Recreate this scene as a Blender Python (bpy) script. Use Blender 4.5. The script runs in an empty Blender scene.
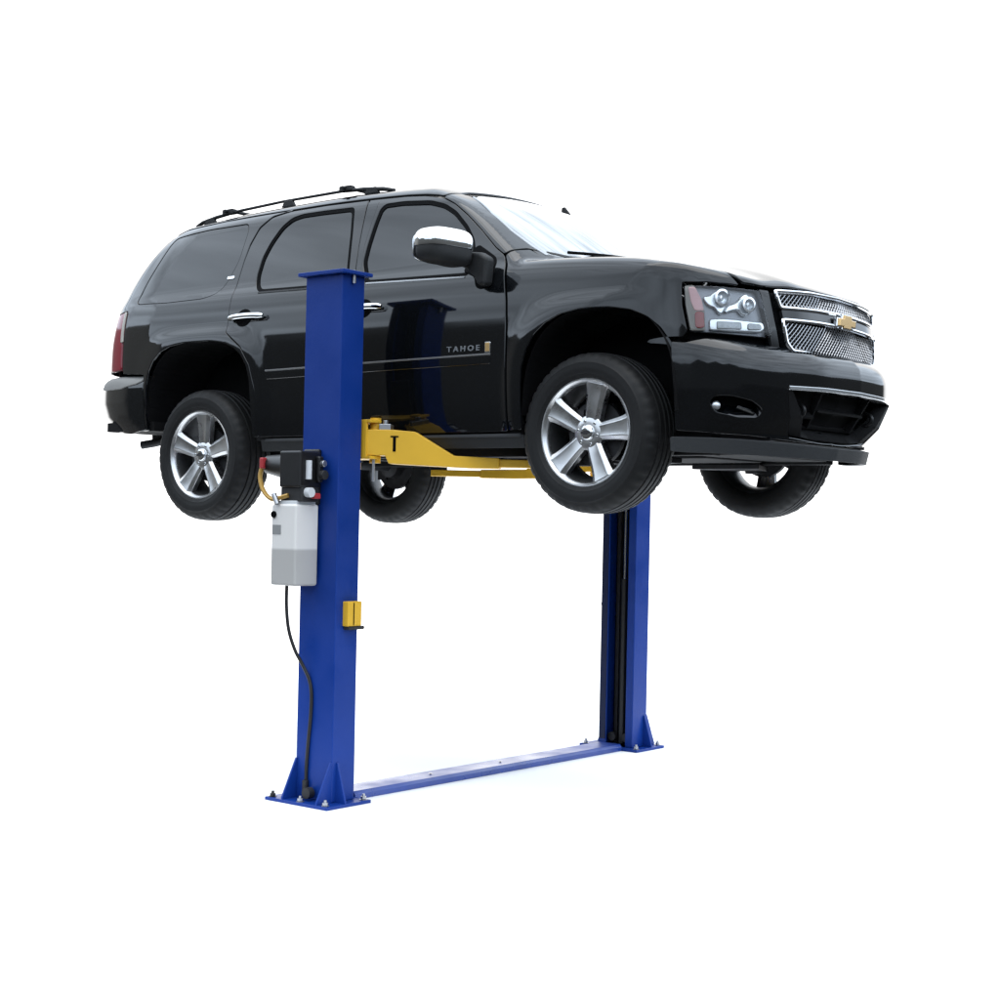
import bpy, bmesh, math
import numpy as np
from mathutils import Vector, Matrix
from mathutils.geometry import delaunay_2d_cdt

C = bpy.context.scene.collection
R = math.radians

# ------------------------------------------------------------------ materials
def nodes_of(m):
    m.use_nodes = True
    return m.node_tree.nodes, m.node_tree.links

def mat(name, col, rough=.5, metal=0., ior=1.5, coat=0., coat_rough=.03, noise=0., nscale=30., bump=0., bscale=60., spec=.5, rvar=0., rscale=6.):
    m = bpy.data.materials.new(name); N, L = nodes_of(m)
    b = N['Principled BSDF']
    b.inputs['Base Color'].default_value = (*col, 1)
    b.inputs['Roughness'].default_value = rough
    b.inputs['Metallic'].default_value = metal
    b.inputs['IOR'].default_value = ior
    b.inputs['Specular IOR Level'].default_value = spec
    b.inputs['Coat Weight'].default_value = coat
    b.inputs['Coat Roughness'].default_value = coat_rough
    tc = N.new('ShaderNodeTexCoord')
    if noise > 0:
        t = N.new('ShaderNodeTexNoise'); t.inputs['Scale'].default_value = nscale; t.inputs['Detail'].default_value = 5
        L.new(tc.outputs['Object'], t.inputs['Vector'])
        r = N.new('ShaderNodeMix'); r.data_type = 'RGBA'
        r.inputs[6].default_value = (*[c*(1-noise) for c in col], 1)
        r.inputs[7].default_value = (*[min(1, c*(1+noise)) for c in col], 1)
        L.new(t.outputs['Fac'], r.inputs[0]); L.new(r.outputs[2], b.inputs['Base Color'])
    if rvar > 0:
        t = N.new('ShaderNodeTexNoise'); t.inputs['Scale'].default_value = rscale; t.inputs['Detail'].default_value = 6
        L.new(tc.outputs['Object'], t.inputs['Vector'])
        mr = N.new('ShaderNodeMapRange')
        mr.inputs[1].default_value = .3; mr.inputs[2].default_value = .7
        mr.inputs[3].default_value = max(0, rough-rvar); mr.inputs[4].default_value = rough+rvar
        L.new(t.outputs['Fac'], mr.inputs[0]); L.new(mr.outputs[0], b.inputs['Roughness'])
    if bump > 0:
        t = N.new('ShaderNodeTexNoise'); t.inputs['Scale'].default_value = bscale; t.inputs['Detail'].default_value = 3
        L.new(tc.outputs['Object'], t.inputs['Vector'])
        bp = N.new('ShaderNodeBump'); bp.inputs['Strength'].default_value = bump; bp.inputs['Distance'].default_value = .01
        L.new(t.outputs['Fac'], bp.inputs['Height'])
        L.new(bp.outputs['Normal'], b.inputs['Normal'])
        if coat > 0: L.new(bp.outputs['Normal'], b.inputs['Coat Normal'])
    return m

PAINT = mat('black_paint', (.0035, .0042, .0052), rough=.06, ior=1.54, bump=.02, bscale=2.0)
PAINT_IN = mat('black_liner', (.004, .004, .0045), rough=.85, spec=.15)
GLASSD = mat('tinted_glass', (.010, .012, .014), rough=.015, ior=1.51, bump=.02, bscale=2.6)
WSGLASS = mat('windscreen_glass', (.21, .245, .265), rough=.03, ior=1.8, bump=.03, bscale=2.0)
RUBBER = mat('tyre_rubber', (.0065, .0067, .007), rough=.62, spec=.3, noise=.25, nscale=9, rvar=.1)
LETTER = mat('silver_lettering', (.20, .21, .22), rough=.35, metal=.2)
DULLTRIM = mat('dulled_bright_strip', (.17, .17, .17), rough=.3, metal=.3)
SCREENTRIM = mat('grey_screen_trim', (.36, .38, .40), rough=.3)
MESHWIRE = mat('dull_chrome_wire', (.42, .43, .45), rough=.3, metal=1)
SEAL = mat('black_seal', (.002, .002, .0025), rough=.6, spec=.04)
TRIM = mat('grained_black_plastic', (.014, .015, .016), rough=.6, spec=.35, bump=.25, bscale=260)
GREYTRIM = mat('grained_grey_plastic', (.026, .028, .030), rough=.62, spec=.4, bump=.2, bscale=220)
CHROME = mat('chrome', (.82, .84, .86), rough=.07, metal=1)
CHROME_S = mat('satin_chrome', (.60, .62, .64), rough=.2, metal=1)
ALLOY = mat('polished_alloy', (.60, .605, .61), rough=.30, metal=1, rvar=.06, rscale=14)
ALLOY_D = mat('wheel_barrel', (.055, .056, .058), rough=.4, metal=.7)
DARKSTEEL = mat('dark_steel', (.03, .03, .032), rough=.6, metal=.4, noise=.4, nscale=14)
UNDER = mat('underbody_black', (.006, .006, .0065), rough=.8, spec=.2, noise=.4, nscale=6)
GOLD = mat('gold_emblem', (.70, .47, .21), rough=.25, metal=.7)
RED = mat('red_lens', (.20, .010, .022), rough=.08, ior=1.5)
AMBER = mat('pink_side_reflector', (.95, .58, .58), rough=.15)
AMBER_D = mat('dark_red_reflector', (.42, .06, .055), rough=.15)
LAMPCASE = mat('lamp_housing', (.30, .31, .335), rough=.35, metal=.4)
LAMPWHITE = mat('lamp_reflector', (.90, .92, .94), rough=.30, metal=.92)
BEIGE = mat('lamp_edge_or_reflection', (.34, .32, .28), rough=.35)
BLUE = mat('blue_powder_coat', (.0045, .034, .222), rough=.42, spec=.25, noise=.16, nscale=3, bump=.06, bscale=60, rvar=.10)
NAVY = mat('shaded_lip_navy', (.004, .010, .045), rough=.45, spec=.25, noise=.3, nscale=7)  # dark navy that paints shade onto the column lips
BLUE_TOP = mat('sheen_blue_powder_coat', (.014, .047, .25), rough=.30, spec=.75, noise=.3, nscale=4, rvar=.18, rscale=3)  # paler, glossier blue, patchy for the sky sheen on the beam
YELLOW = mat('yellow_powder_coat', (.73, .425, .030), rough=.42, spec=.4, noise=.10, nscale=6, bump=.05, bscale=70)
BLACKMETAL = mat('black_enamel', (.006, .0062, .007), rough=.4, noise=.3, nscale=20)
ZINC = mat('zinc_bolt', (.42, .43, .45), rough=.35, metal=.9)
CABLE = mat('black_hose', (.008, .008, .009), rough=.45)
BRASS = mat('brass_braided_hose', (.42, .25, .055), rough=.4, metal=.3)
REDCAP = mat('red_plastic', (.38, .03, .035), rough=.4)
WHITE = mat('white_plastic', (.62, .64, .66), rough=.4)
GROUND = mat('white_ground', (.94, .94, .93), rough=.9, spec=.1)

def tank_mat():
    m = bpy.data.materials.new('translucent_tank'); N, L = nodes_of(m); b = N['Principled BSDF']
    tc = N.new('ShaderNodeTexCoord'); s = N.new('ShaderNodeSeparateXYZ'); L.new(tc.outputs['Object'], s.inputs[0])
    mr = N.new('ShaderNodeMapRange'); mr.inputs[1].default_value = 1.355; mr.inputs[2].default_value = 1.37
    L.new(s.outputs['Z'], mr.inputs[0])                      # oil level seen through the plastic
    mx = N.new('ShaderNodeMix'); mx.data_type = 'RGBA'
    mx.inputs[6].default_value = (.43, .42, .405, 1); mx.inputs[7].default_value = (.72, .70, .675, 1)
    L.new(mr.outputs[0], mx.inputs[0]); L.new(mx.outputs[2], b.inputs['Base Color'])
    b.inputs['Roughness'].default_value = .38
    return m
TANK = tank_mat()

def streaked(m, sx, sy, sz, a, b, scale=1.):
    """stretched noise streaks between two base colours"""
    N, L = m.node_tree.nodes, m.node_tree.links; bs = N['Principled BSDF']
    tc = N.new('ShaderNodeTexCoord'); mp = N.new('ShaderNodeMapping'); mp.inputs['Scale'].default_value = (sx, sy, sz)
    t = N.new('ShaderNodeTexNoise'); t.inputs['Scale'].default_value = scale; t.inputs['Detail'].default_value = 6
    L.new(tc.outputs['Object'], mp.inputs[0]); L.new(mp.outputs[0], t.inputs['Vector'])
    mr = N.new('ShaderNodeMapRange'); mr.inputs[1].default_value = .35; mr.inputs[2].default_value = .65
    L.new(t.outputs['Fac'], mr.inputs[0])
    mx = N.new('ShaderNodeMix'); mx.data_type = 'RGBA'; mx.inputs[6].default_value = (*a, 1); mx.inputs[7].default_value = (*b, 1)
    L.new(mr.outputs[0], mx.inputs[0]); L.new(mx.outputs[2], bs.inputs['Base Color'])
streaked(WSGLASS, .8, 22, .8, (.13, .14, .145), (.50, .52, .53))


def lens_mat():
    m = bpy.data.materials.new('clear_lens'); N, L = nodes_of(m); N.remove(N['Principled BSDF'])
    o = N['Material Output']; t = N.new('ShaderNodeBsdfTransparent'); g = N.new('ShaderNodeBsdfGlossy')
    g.inputs['Roughness'].default_value = .03; t.inputs['Color'].default_value = (.93, .95, .96, 1)
    f = N.new('ShaderNodeFresnel'); f.inputs['IOR'].default_value = 1.45
    x = N.new('ShaderNodeMixShader'); L.new(f.outputs[0], x.inputs[0]); L.new(t.outputs[0], x.inputs[1]); L.new(g.outputs[0], x.inputs[2])
    L.new(x.outputs[0], o.inputs['Surface'])
    return m
LENS = lens_mat()

# ------------------------------------------------------------------ object helpers
def empty(name, loc, label, cat):
    o = bpy.data.objects.new(name, None); C.objects.link(o); o.location = loc
    o.empty_display_size = .2; o['label'] = label; o['category'] = cat
    return o
def world_loc(o):
    v = Vector(o.location)
    while o.parent: o = o.parent; v = v + Vector(o.location)
    return v
def link(name, me, parent, loc=(0, 0, 0)):
    """mesh data is in world coordinates minus loc; loc is a world point"""
    o = bpy.data.objects.new(name, me); C.objects.link(o)
    if parent:
        o.parent = parent; o.location = Vector(loc)-world_loc(parent)
    else: o.location = loc
    return o
def bevel(o, w=.004, seg=2, angle=35):
    m = o.modifiers.new('Bevel', 'BEVEL'); m.width = w; m.segments = seg; m.limit_method = 'ANGLE'; m.angle_limit = R(angle)
    m.harden_normals = True
    return o
class MB:
    def __init__(s): s.v = []; s.f = []
    def add(s, v, f):
        n = len(s.v); s.v += [tuple(p) for p in v]; s.f += [tuple(i+n for i in q) for q in f]; return s
    def box(s, x0, x1, y0, y1, z0, z1, M=None):
        v = [(x, y, z) for x in (x0, x1) for y in (y0, y1) for z in (z0, z1)]
        if M: v = [tuple(M @ Vector(p)) for p in v]
        return s.add(v, [(0, 1, 3, 2), (4, 6, 7, 5), (0, 4, 5, 1), (2, 3, 7, 6), (0, 2, 6, 4), (1, 5, 7, 3)])
    def prism(s, poly, a, b, axes='xz', M=None):
        """poly in the plane of axes, extruded along the third axis from a to b"""
        third = ({'x', 'y', 'z'}-set(axes)).pop(); v = []
        for t in (a, b):
            for p in poly:
                d = {axes[0]: p[0], axes[1]: p[1], third: t}; v.append((d['x'], d['y'], d['z']))
        if M: v = [tuple(M @ Vector(p)) for p in v]
        n = len(poly)
        f = [tuple(range(n-1, -1, -1)), tuple(range(n, 2*n))]+[(i, (i+1) % n, n+(i+1) % n, n+i) for i in range(n)]
        return s.add(v, f)
    def tube(s, pts, r, n=10, cap=True, closed=False):
        P = [Vector(p) for p in pts]; m = len(P); rs = r if isinstance(r, (list, tuple)) else [r]*m
        v = []; up = None
        for i in range(m):
            if closed: t = P[(i+1) % m]-P[i-1]
            else: t = P[min(i+1, m-1)]-P[max(i-1, 0)]
            t.normalize()
            if up is None: up = t.orthogonal().normalized()
            up = (up-t*up.dot(t)).normalized(); w = t.cross(up)
            for k in range(n):
                a = 2*math.pi*k/n; v.append(P[i]+(up*math.cos(a)+w*math.sin(a))*rs[i])
        f = []
        for i in range(m if closed else m-1):
            j = (i+1) % m
            for k in range(n): f.append((i*n+k, i*n+(k+1) % n, j*n+(k+1) % n, j*n+k))
        if cap and not closed: f += [tuple(range(n-1, -1, -1)), tuple(range((m-1)*n, m*n))]
        return s.add(v, f)
    def lathe(s, prof, n=48, M=None, close=False):
        """profile (axial a, radius r) turned about the y axis"""
        v = []; m = len(prof)
        for (a, r) in prof:
            for k in range(n):
                t = 2*math.pi*k/n; p = Vector((r*math.cos(t), a, r*math.sin(t)))
                v.append(M @ p if M else p)
        f = []
        for i in range(m if close else m-1):
            j = (i+1) % m
            for k in range(n): f.append((i*n+k, i*n+(k+1) % n, j*n+(k+1) % n, j*n+k))
        return s.add(v, f)
    def build(s, name, m, parent=None, loc=(0, 0, 0), smooth=False, bev=0., fix=True, seg=2):
        me = bpy.data.meshes.new(name)
        L0 = Vector(loc)
        me.from_pydata([tuple(Vector(p)-L0) for p in s.v], [], s.f)
        if fix:
            bm = bmesh.new(); bm.from_mesh(me); bmesh.ops.recalc_face_normals(bm, faces=bm.faces); bm.to_mesh(me); bm.free()
        me.materials.append(m)
        for p in me.polygons: p.use_smooth = smooth or bev > 0
        me.update()
        o = link(name, me, parent, loc)
        if bev > 0: bevel(o, bev, seg)
        elif smooth:
            md = o.modifiers.new('EdgeSplit', 'EDGE_SPLIT'); md.split_angle = R(40)
        return o
def catmull(P, n=8, closed=False):
    P = [np.array(p, float) for p in P]; out = []; m = len(P)
    for i in range(m if closed else m-1):
        g = (lambda k: P[k % m]) if closed else (lambda k: P[min(max(k, 0), m-1)])
        a, b, c, d = g(i-1), g(i), g(i+1), g(i+2)
        for k in range(n):
            t = k/n
            out.append(.5*(2*b+(c-a)*t+(2*a-5*b+4*c-d)*t*t+(3*b-a-3*c+d)*t**3))
    if not closed: out.append(P[-1])
    return out

# ------------------------------------------------------------------ body surface, as an implicit shape
def pchip(xs, ys):
    xs=np.asarray(xs,float); ys=np.asarray(ys,float)
    h=np.diff(xs); dl=np.diff(ys)/h; m=np.zeros_like(xs)
    for i in range(1,len(xs)-1):
        if dl[i-1]*dl[i]>0:
            w1=2*h[i]+h[i-1]; w2=h[i]+2*h[i-1]
            m[i]=(w1+w2)/(w1/dl[i-1]+w2/dl[i])
    m[0]=dl[0]; m[-1]=dl[-1]
    def f0(x):
        x=np.asarray(x,float); xc=np.clip(x,xs[0],xs[-1])
        i=np.clip(np.searchsorted(xs,xc)-1,0,len(h)-1)
        t=(xc-xs[i])/h[i]; t2=t*t; t3=t2*t
        y=(2*t3-3*t2+1)*ys[i]+(t3-2*t2+t)*h[i]*m[i]+(-2*t3+3*t2)*ys[i+1]+(t3-t2)*h[i]*m[i+1]
        y=y+np.where(x<xs[0],(x-xs[0])*m[0],0)+np.where(x>xs[-1],(x-xs[-1])*m[-1],0)
        return y
    tx=np.linspace(xs[0]-1,xs[-1]+1,9000); ty=f0(tx)
    return lambda x: np.interp(x,tx,ty)
def smax(a,b,k):
    h=np.maximum(k-np.abs(a-b),0)/k
    return np.maximum(a,b)+h*h*k*.25
def smin(a,b,k): return -smax(-a,-b,k)
def sst(e0,e1,x):
    t=np.clip((x-e0)/(e1-e0),0,1); return t*t*t*(t*(6*t-15)+10)
# half width of the lower body against height
W_low=pchip([1.88,1.95,2.05,2.2,2.35,2.48,2.60,2.72,2.80,2.86,2.92,3.0],
            [.900,.935,.968,.985,.9925,.9945,.989,.976,.962,.946,.922,.885])
# tumblehome of the glasshouse
W_up=pchip([2.70,2.86,2.95,3.10,3.30,3.36,3.42],[.925,.928,.899,.848,.776,.752,.725])
# plan of the nose (headlight level) and of the bumper
P_nose=pchip([0,.30,.56,.70,.80,.88,.94,.975,1.0],[.925,.902,.832,.758,.675,.575,.46,.33,.15])
P_bump=pchip([0,.30,.56,.72,.82,.90,.95,.985,1.01],[1.02,.995,.920,.835,.745,.630,.52,.40,.2])
P_tail=pchip([0,.40,.65,.78,.86,.915,.950,.975],[0,.015,.045,.10,.17,.27,.40,.60])
X_tail=pchip([1.9,2.3,2.6,2.87,3.03,3.18,3.30,3.40,3.48],[-4.09,-4.115,-4.12,-4.085,-4.03,-3.94,-3.82,-3.66,-3.42])
T_hood=pchip([-.60,-.40,-.10,.20,.43,.62,.76,.86,.92],[2.930,2.926,2.912,2.886,2.845,2.794,2.742,2.690,2.650])
Z_roof=pchip([-4.0,-3.6,-3.3,-2.7,-2.1,-1.6,-1.25,-1.05,-.8],[3.355,3.435,3.462,3.496,3.506,3.494,3.472,3.448,3.40])
X_ws=pchip([2.80,2.93,3.06,3.20,3.31,3.40,3.46],[-.02,-.20,-.395,-.61,-.81,-1.03,-1.20])
ARCHES=[(.06,.455,.42,2.6),(-2.94,.50,.41,3.0)]   # wheel arches: x, half width, height above ZA, exponent
ZA=2.185
def arch_r(x,z,k):
    ax,a,b,n=ARCHES[k]
    return ((np.abs(x-ax)/a)**n+(np.maximum(z-ZA,0)/b)**n)**(1/n)
def flare(x,z):
    return sum(.020*(1-sst(1.0,1.42,arch_r(x,z,k))) for k in (0,1))*(1-sst(2.63,2.73,z))
def F_lower(x,y,z):
    ay=np.abs(y)
    side=ay-(W_low(z)+flare(x,z)-.012*sst(-.3,1.0,x))
    # nose leans back a little with height
    nose=(x-P_nose(ay)+.10*(z-2.5)*(z>2.5)+.03*(z-2.5))
    nose=nose*.75
    dome=.030*(1-sst(.30,.62,ay))*sst(-.4,.1,x)-.03*(ay/.8)**2
    top=z-(T_hood(x)+dome+.015)
    w=np.maximum(W_low(z),.5)
    tail=(X_tail(z)+P_tail(np.clip(ay/w*.98,0,1.1))-x)*.75
    f=smax(side,top,.075)
    f=smax(f,nose,.05)
    f=smax(f,tail,.04)
    f=smax(f,1.88-z,.04)
    return f
def F_upper(x,y,z):
    ay=np.abs(y)
    side=(ay-W_up(z))*.92
    roof=(z-Z_roof(x)+.055*(ay/.7)**2)
    ws=(x-X_ws(z)+.22*(ay/.74)**2)*.6
    w=W_up(z)
    tail=(X_tail(z)+P_tail(np.clip(ay/w*.965,0,1.1))-x)*.75
    f=smax(side,roof,.10)
    f=smax(f,ws,.035)
    f=smax(f,tail,.05)
    return smax(f,2.6-z,.02)
def F_body(x,y,z): return smin(F_lower(x,y,z),F_upper(x,y,z),.018)
def F_bumper(x,y,z):
    ay=np.abs(y)
    pb=P_bump(ay)-.40*np.maximum(2.20-z,0)-.5*np.maximum(2.07-z,0)*(1-sst(.75,.95,ay))
    nose=(x-pb)*.75
    side=ay-(W_low(np.maximum(z,2.0))+flare(x,z)+.004)
    f=smax(side,nose,.05)
    f=smax(f,z-2.468+.04*sst(.5,.95,x),.15)
    f=smax(f,.25-x,.01)
    return smax(f,1.93-z,.03)
P_rbump=pchip([0,.60,.80,.88,.94,.985],[0,.02,.08,.18,.31,.46])
def F_rearbumper(x,y,z):
    ay=np.abs(y)
    tail=(-4.19+P_rbump(ay)+.45*np.maximum(2.25-z,0)+1.0*np.maximum(2.15-z,0)-x)*.8
    side=ay-(W_low(np.maximum(z,2.1))+.006)
    f=smax(side,tail,.06)
    f=smax(f,z-2.412,.10)
    f=smax(f,x+3.25,.01)
    return smax(f,2.0-z,.05)
def grad(F,P,h=8e-4):
    x,y,z=P.T
    g=np.c_[F(x+h,y,z)-F(x-h,y,z),F(x,y+h,z)-F(x,y-h,z),F(x,y,z+h)-F(x,y,z-h)]
    return g/np.maximum(np.linalg.norm(g,axis=1,keepdims=True),1e-9)
def march(F,O,D,L,n=160):
    """first crossing of F=0 along O+t*D, t in 0..L; returns t (nan if missed)"""
    O=np.asarray(O,float);D=np.asarray(D,float)
    t=np.zeros(len(O)); res=np.full(len(O),np.nan)
    prev=F(*(O).T); lo=np.zeros(len(O)); found=np.zeros(len(O),bool); hi=np.zeros(len(O))
    for i in range(1,n+1):
        t=np.full(len(O),L*i/n); v=F(*(O+D*t[:,None]).T)
        c=(~found)&(prev>0)&(v<=0)
        lo[c]=L*(i-1)/n; hi[c]=L*i/n; found|=c; prev=v
    for _ in range(24):
        m=(lo+hi)/2; v=F(*(O+D*m[:,None]).T); neg=v<=0
        hi=np.where(neg,m,hi); lo=np.where(neg,lo,m)
    res[found]=hi[found]; return res
# light of the open sky behind the photographer: skyline height (degrees) against azimuth (degrees from -y towards +x)
SKYLINE = [(-180, 7), (-120, 9), (-75, 15), (-58.2, 17.5), (-57.4, 14), (-52, 12), (-47, 12), (-44, 12.6), (-39.6, 13.0), (-37, 12.5), (-30, 8.0), (0, 6.5), (18, 6.5), (25, 11), (32, 8), (38, 12), (45, 9), (52, 12.5), (60, 10), (120, 9), (180, 7)]
SKY_LOW = (1.78, 2.10, 2.48, 1); SKY_HIGH = (2.1, 2.36, 2.68, 1); WHITE_BACK = (2.2, 2.2, 2.2, 1)
SUN = 1.5
# ------------------------------------------------------------------ panels cut out of the body surface
class Planar:
    def __init__(s, D, c=(-1.5, 0, 2.6)):
        s.D = np.array(D, float); s.D /= np.linalg.norm(s.D); s.c = np.array(c, float)
        a = np.array([1., 0, 0]) if abs(s.D[0]) < .8 else np.array([0, 1., 0])
        s.e1 = a-s.D*(a@s.D); s.e1 /= np.linalg.norm(s.e1); s.e2 = np.cross(s.D, s.e1)
    def to2d(s, P): Q = np.asarray(P, float)-s.c; return np.c_[Q@s.e1, Q@s.e2]
    def rays(s, q): return s.c+q[:, :1]*s.e1+q[:, 1:]*s.e2-s.D*2.0, np.tile(s.D, (len(q), 1)), 3.2
class Polar:
    def __init__(s, xa, sg=1, tan=0., rho=.85): s.xa, s.sg, s.tan, s.rho = xa, sg, tan, rho
    def to2d(s, P):
        P = np.asarray(P, float); dx = (P[:, 0]-s.xa)*s.sg
        return np.c_[np.arctan2(P[:, 1], dx)*s.rho, P[:, 2]-s.tan*np.hypot(dx, P[:, 1])]
    def rays(s, q):
        th = q[:, 0]/s.rho; Rs = 1.9; n = math.hypot(1, s.tan)
        O = np.c_[s.xa+s.sg*Rs*np.cos(th), Rs*np.sin(th), q[:, 1]+s.tan*Rs]
        return O, np.c_[-s.sg*np.cos(th), -np.sin(th), -s.tan+0*th]/n, Rs*n
SIDE = Planar((0, 1, 0)); TOP = Planar((0, 0, -1)); FRONT = Planar((-1, 0, 0))
DIAG = Planar((0, .78, -.62)); PILLAR = Planar((-.45, .6, -.66))
NOSE = Polar(.1); NOSET = Polar(.1, 1, .75); TAIL = Polar(-3.3, -1); TAILT = Polar(-3.3, -1, .6)

def _q(F, O, D, L):
    t = march(F, O, D, L, 40); return O+D*t[:, None]
def S(x, z, F=None):
    return _q(F or F_body, np.array([[x, -1.5, z]]), np.array([[0, 1., 0]]), 1.5)[0]
def T(x, y, F=None):
    return _q(F or F_body, np.array([[x, y, 4.0]]), np.array([[0, 0, -1.]]), 2.2)[0]
def NO(th, z, F=None, fr=None):
    fr = fr or NOSE
    O, D, L = fr.rays(np.array([[th*fr.rho, z]])); return _q(F or F_body, O, D, L)[0]
def FX(y, z, F=None):
    return _q(F or F_body, np.array([[2.0, y, z]]), np.array([[-1., 0, 0]]), 4.)[0]

def area2(P): x, y = P.T; return .5*np.sum(x*np.roll(y, -1)-np.roll(x, -1)*y)
def rounded(P, r):
    P = np.asarray(P, float); n = len(P); out = []
    rr = r if isinstance(r, (list, tuple)) else [r]*n
    for i in range(n):
        a, b, c = P[i-1], P[i], P[(i+1) % n]; u, w = a-b, c-b; lu, lw = np.linalg.norm(u), np.linalg.norm(w)
        d = min(rr[i], .48*lu, .48*lw)
        if d < 1e-4: out.append(b); continue
        p, q = b+u/lu*d, b+w/lw*d
        k = 5 if d > .012 else 3
        for t in np.linspace(0, 1, k): out.append((1-t)**2*p+2*t*(1-t)*b+t*t*q)
    return np.array(out)
def resample(P, ds):
    out = []
    for i in range(len(P)):
        a, b = P[i], P[(i+1) % len(P)]; m = max(1, int(math.ceil(np.linalg.norm(b-a)/ds)))
        for k in range(m): out.append(a+(b-a)*k/m)
    out = np.array(out); keep = np.linalg.norm(out-np.roll(out, 1, 0), axis=1) > 1e-4
    return out[keep]
def inset(P, d):
    e = np.roll(P, -1, 0)-P; e /= np.maximum(np.linalg.norm(e, axis=1, keepdims=True), 1e-9)
    n = np.c_[-e[:, 1], e[:, 0]]; m = n+np.roll(n, 1, 0); m /= np.maximum(np.linalg.norm(m, axis=1, keepdims=True), 1e-9)
    c = np.maximum((m*n).sum(1, keepdims=True), .5)
    return P+m*d/c
def inside(Q, P):
    x, y = Q[:, 0], Q[:, 1]; r = np.zeros(len(Q), bool); j = len(P)-1
    for i in range(len(P)):
        xi, yi = P[i]; xj, yj = P[j]
        if yi != yj:
            r ^= ((yi > y) != (yj > y)) & (x < (xj-xi)*(y-yi)/(yj-yi)+xi)
        j = i
    return r
def panel(name, outline, frame, m, parent, F=None, holes=(), gap=.003, bev=.003, thick=.012, off=0., g=.026, rnd=.012, hrnd=.02, sides=(1,), hole_gap=None):
    """a sheet cut from the surface F=0 along an outline of 3D points, with rolled edges; sides: 1 = as given, -1 = mirrored to +y"""
    F = F or F_body
    loops = []
    for k, o in enumerate([outline]+list(holes)):
        q = frame.to2d(np.array(o)); q = q if (area2(q) > 0) == (k == 0) else q[::-1]
        q = resample(rounded(q, rnd if k == 0 else hrnd), g)
        gp = gap if k == 0 or hole_gap is None else hole_gap
        loops.append((inset(q, gp+bev), inset(q, gp)))
    A = loops[0][0]; H = [l[0] for l in loops[1:]]
    lo, hi = A.min(0), A.max(0)
    gx, gy = np.meshgrid(np.arange(lo[0]+g*.5, hi[0], g), np.arange(lo[1]+g*.5, hi[1], g))
    G = np.c_[gx.ravel(), gy.ravel()]; G = G[inside(G, A)]
    for h in H: G = G[~inside(G, h)]
    B = np.vstack([A]+H)
    if len(G):
        d2 = np.min(((G[:, None, :]-B[None])**2).sum(2), axis=1) if len(G)*len(B) < 3e7 else np.full(len(G), 1.)
        G = G[d2 > (.45*g)**2]
    V2 = np.vstack([B, G]); E = []; n0 = 0
    for l in [A]+H:
        E += [(n0+i, n0+(i+1) % len(l)) for i in range(len(l))]; n0 += len(l)
    r = delaunay_2d_cdt([Vector(p) for p in V2], E, [], 0, 1e-6)
    W2 = np.array([tuple(p) for p in r[0]]); tri = np.array([f for f in r[2] if len(f) == 3])
    cen = W2[tri].mean(1); ok = inside(cen, A)
    for h in H: ok &= ~inside(cen, h)
    tri = tri[ok]
    omap = {}
    for i, src in enumerate(r[3]):
        for k in src: omap[k] = i
    O, D, L = frame.rays(W2); t = march(F, O, D, L, 64); P = O+D*t[:, None]
    bad = np.isnan(t)
    if bad.any():
        print('panel', name, 'missed', int(bad.sum()), 'of', len(bad)); tri = tri[~bad[tri].any(1)]
        P = np.where(np.isnan(P), 0, P)
    N = grad(F, P); P = P+N*off
    fn = np.cross(P[tri[:, 1]]-P[tri[:, 0]], P[tri[:, 2]]-P[tri[:, 0]])
    flip = (fn*N[tri].sum(1)).sum(1) < 0; tri[flip] = tri[flip][:, ::-1]
    V = [P]; NN = [N]; faces = [tuple(int(i) for i in f) for f in tri]; base = len(P); n0 = 0
    for (a, b) in loops:
        k = len(a); idx = [omap[n0+i] for i in range(k)]; n0 += k
        p0, nn = P[idx], N[idx]
        tg = np.roll(p0, -1, 0)-np.roll(p0, 1, 0); tg /= np.maximum(np.linalg.norm(tg, axis=1, keepdims=True), 1e-9)
        lat = np.cross(nn, tg)
        # outward side in the plane of the outline
        q = frame.to2d(p0-nn*off+lat*.001); sg = np.sign(((q-a)*(b-a)).sum(1, keepdims=True)); sg[sg == 0] = 1
        if abs(sg.sum()) < len(sg)*.999: sg = np.sign(sg.sum())*np.ones_like(sg)
        lat = lat*sg
        p1 = p0+lat*bev-nn*bev; p2 = p1-nn*thick
        V += [p1, p2]; n1 = nn+1.6*lat; n1 /= np.linalg.norm(n1, axis=1, keepdims=True); NN += [n1, lat]
        for i in range(k):
            j = (i+1) % k
            if bad[idx[i]] or bad[idx[j]]: continue
            for qd in ((idx[i], idx[j], base+j, base+i), (base+i, base+j, base+k+j, base+k+i)):
                faces.append(qd)
        base += 2*k
    V = np.vstack(V); NN = np.vstack(NN)
    fin = []
    for f in faces:
        if len(f) == 4:
            c = np.cross(V[f[2]]-V[f[0]], V[f[3]]-V[f[1]])
            if c@(NN[f[2]]+NN[f[3]]) < 0: f = f[::-1]
        fin.append(f)
    out = []
    for sd in sides:
        v = V.copy(); n = NN.copy(); ff = fin
        if sd < 0: v[:, 1] *= -1; n[:, 1] *= -1; ff = [f[::-1] for f in fin]
        me = bpy.data.meshes.new(name); me.from_pydata(v.tolist(), [], ff); me.materials.append(m)
        for p in me.polygons: p.use_smooth = True
        me.normals_split_custom_set_from_vertices(n.tolist()); me.update()
        par = parent if not isinstance(parent, dict) else parent[sd]
        out.append(link(name, me, par))
    return out if len(out) > 1 else out[0]
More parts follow.
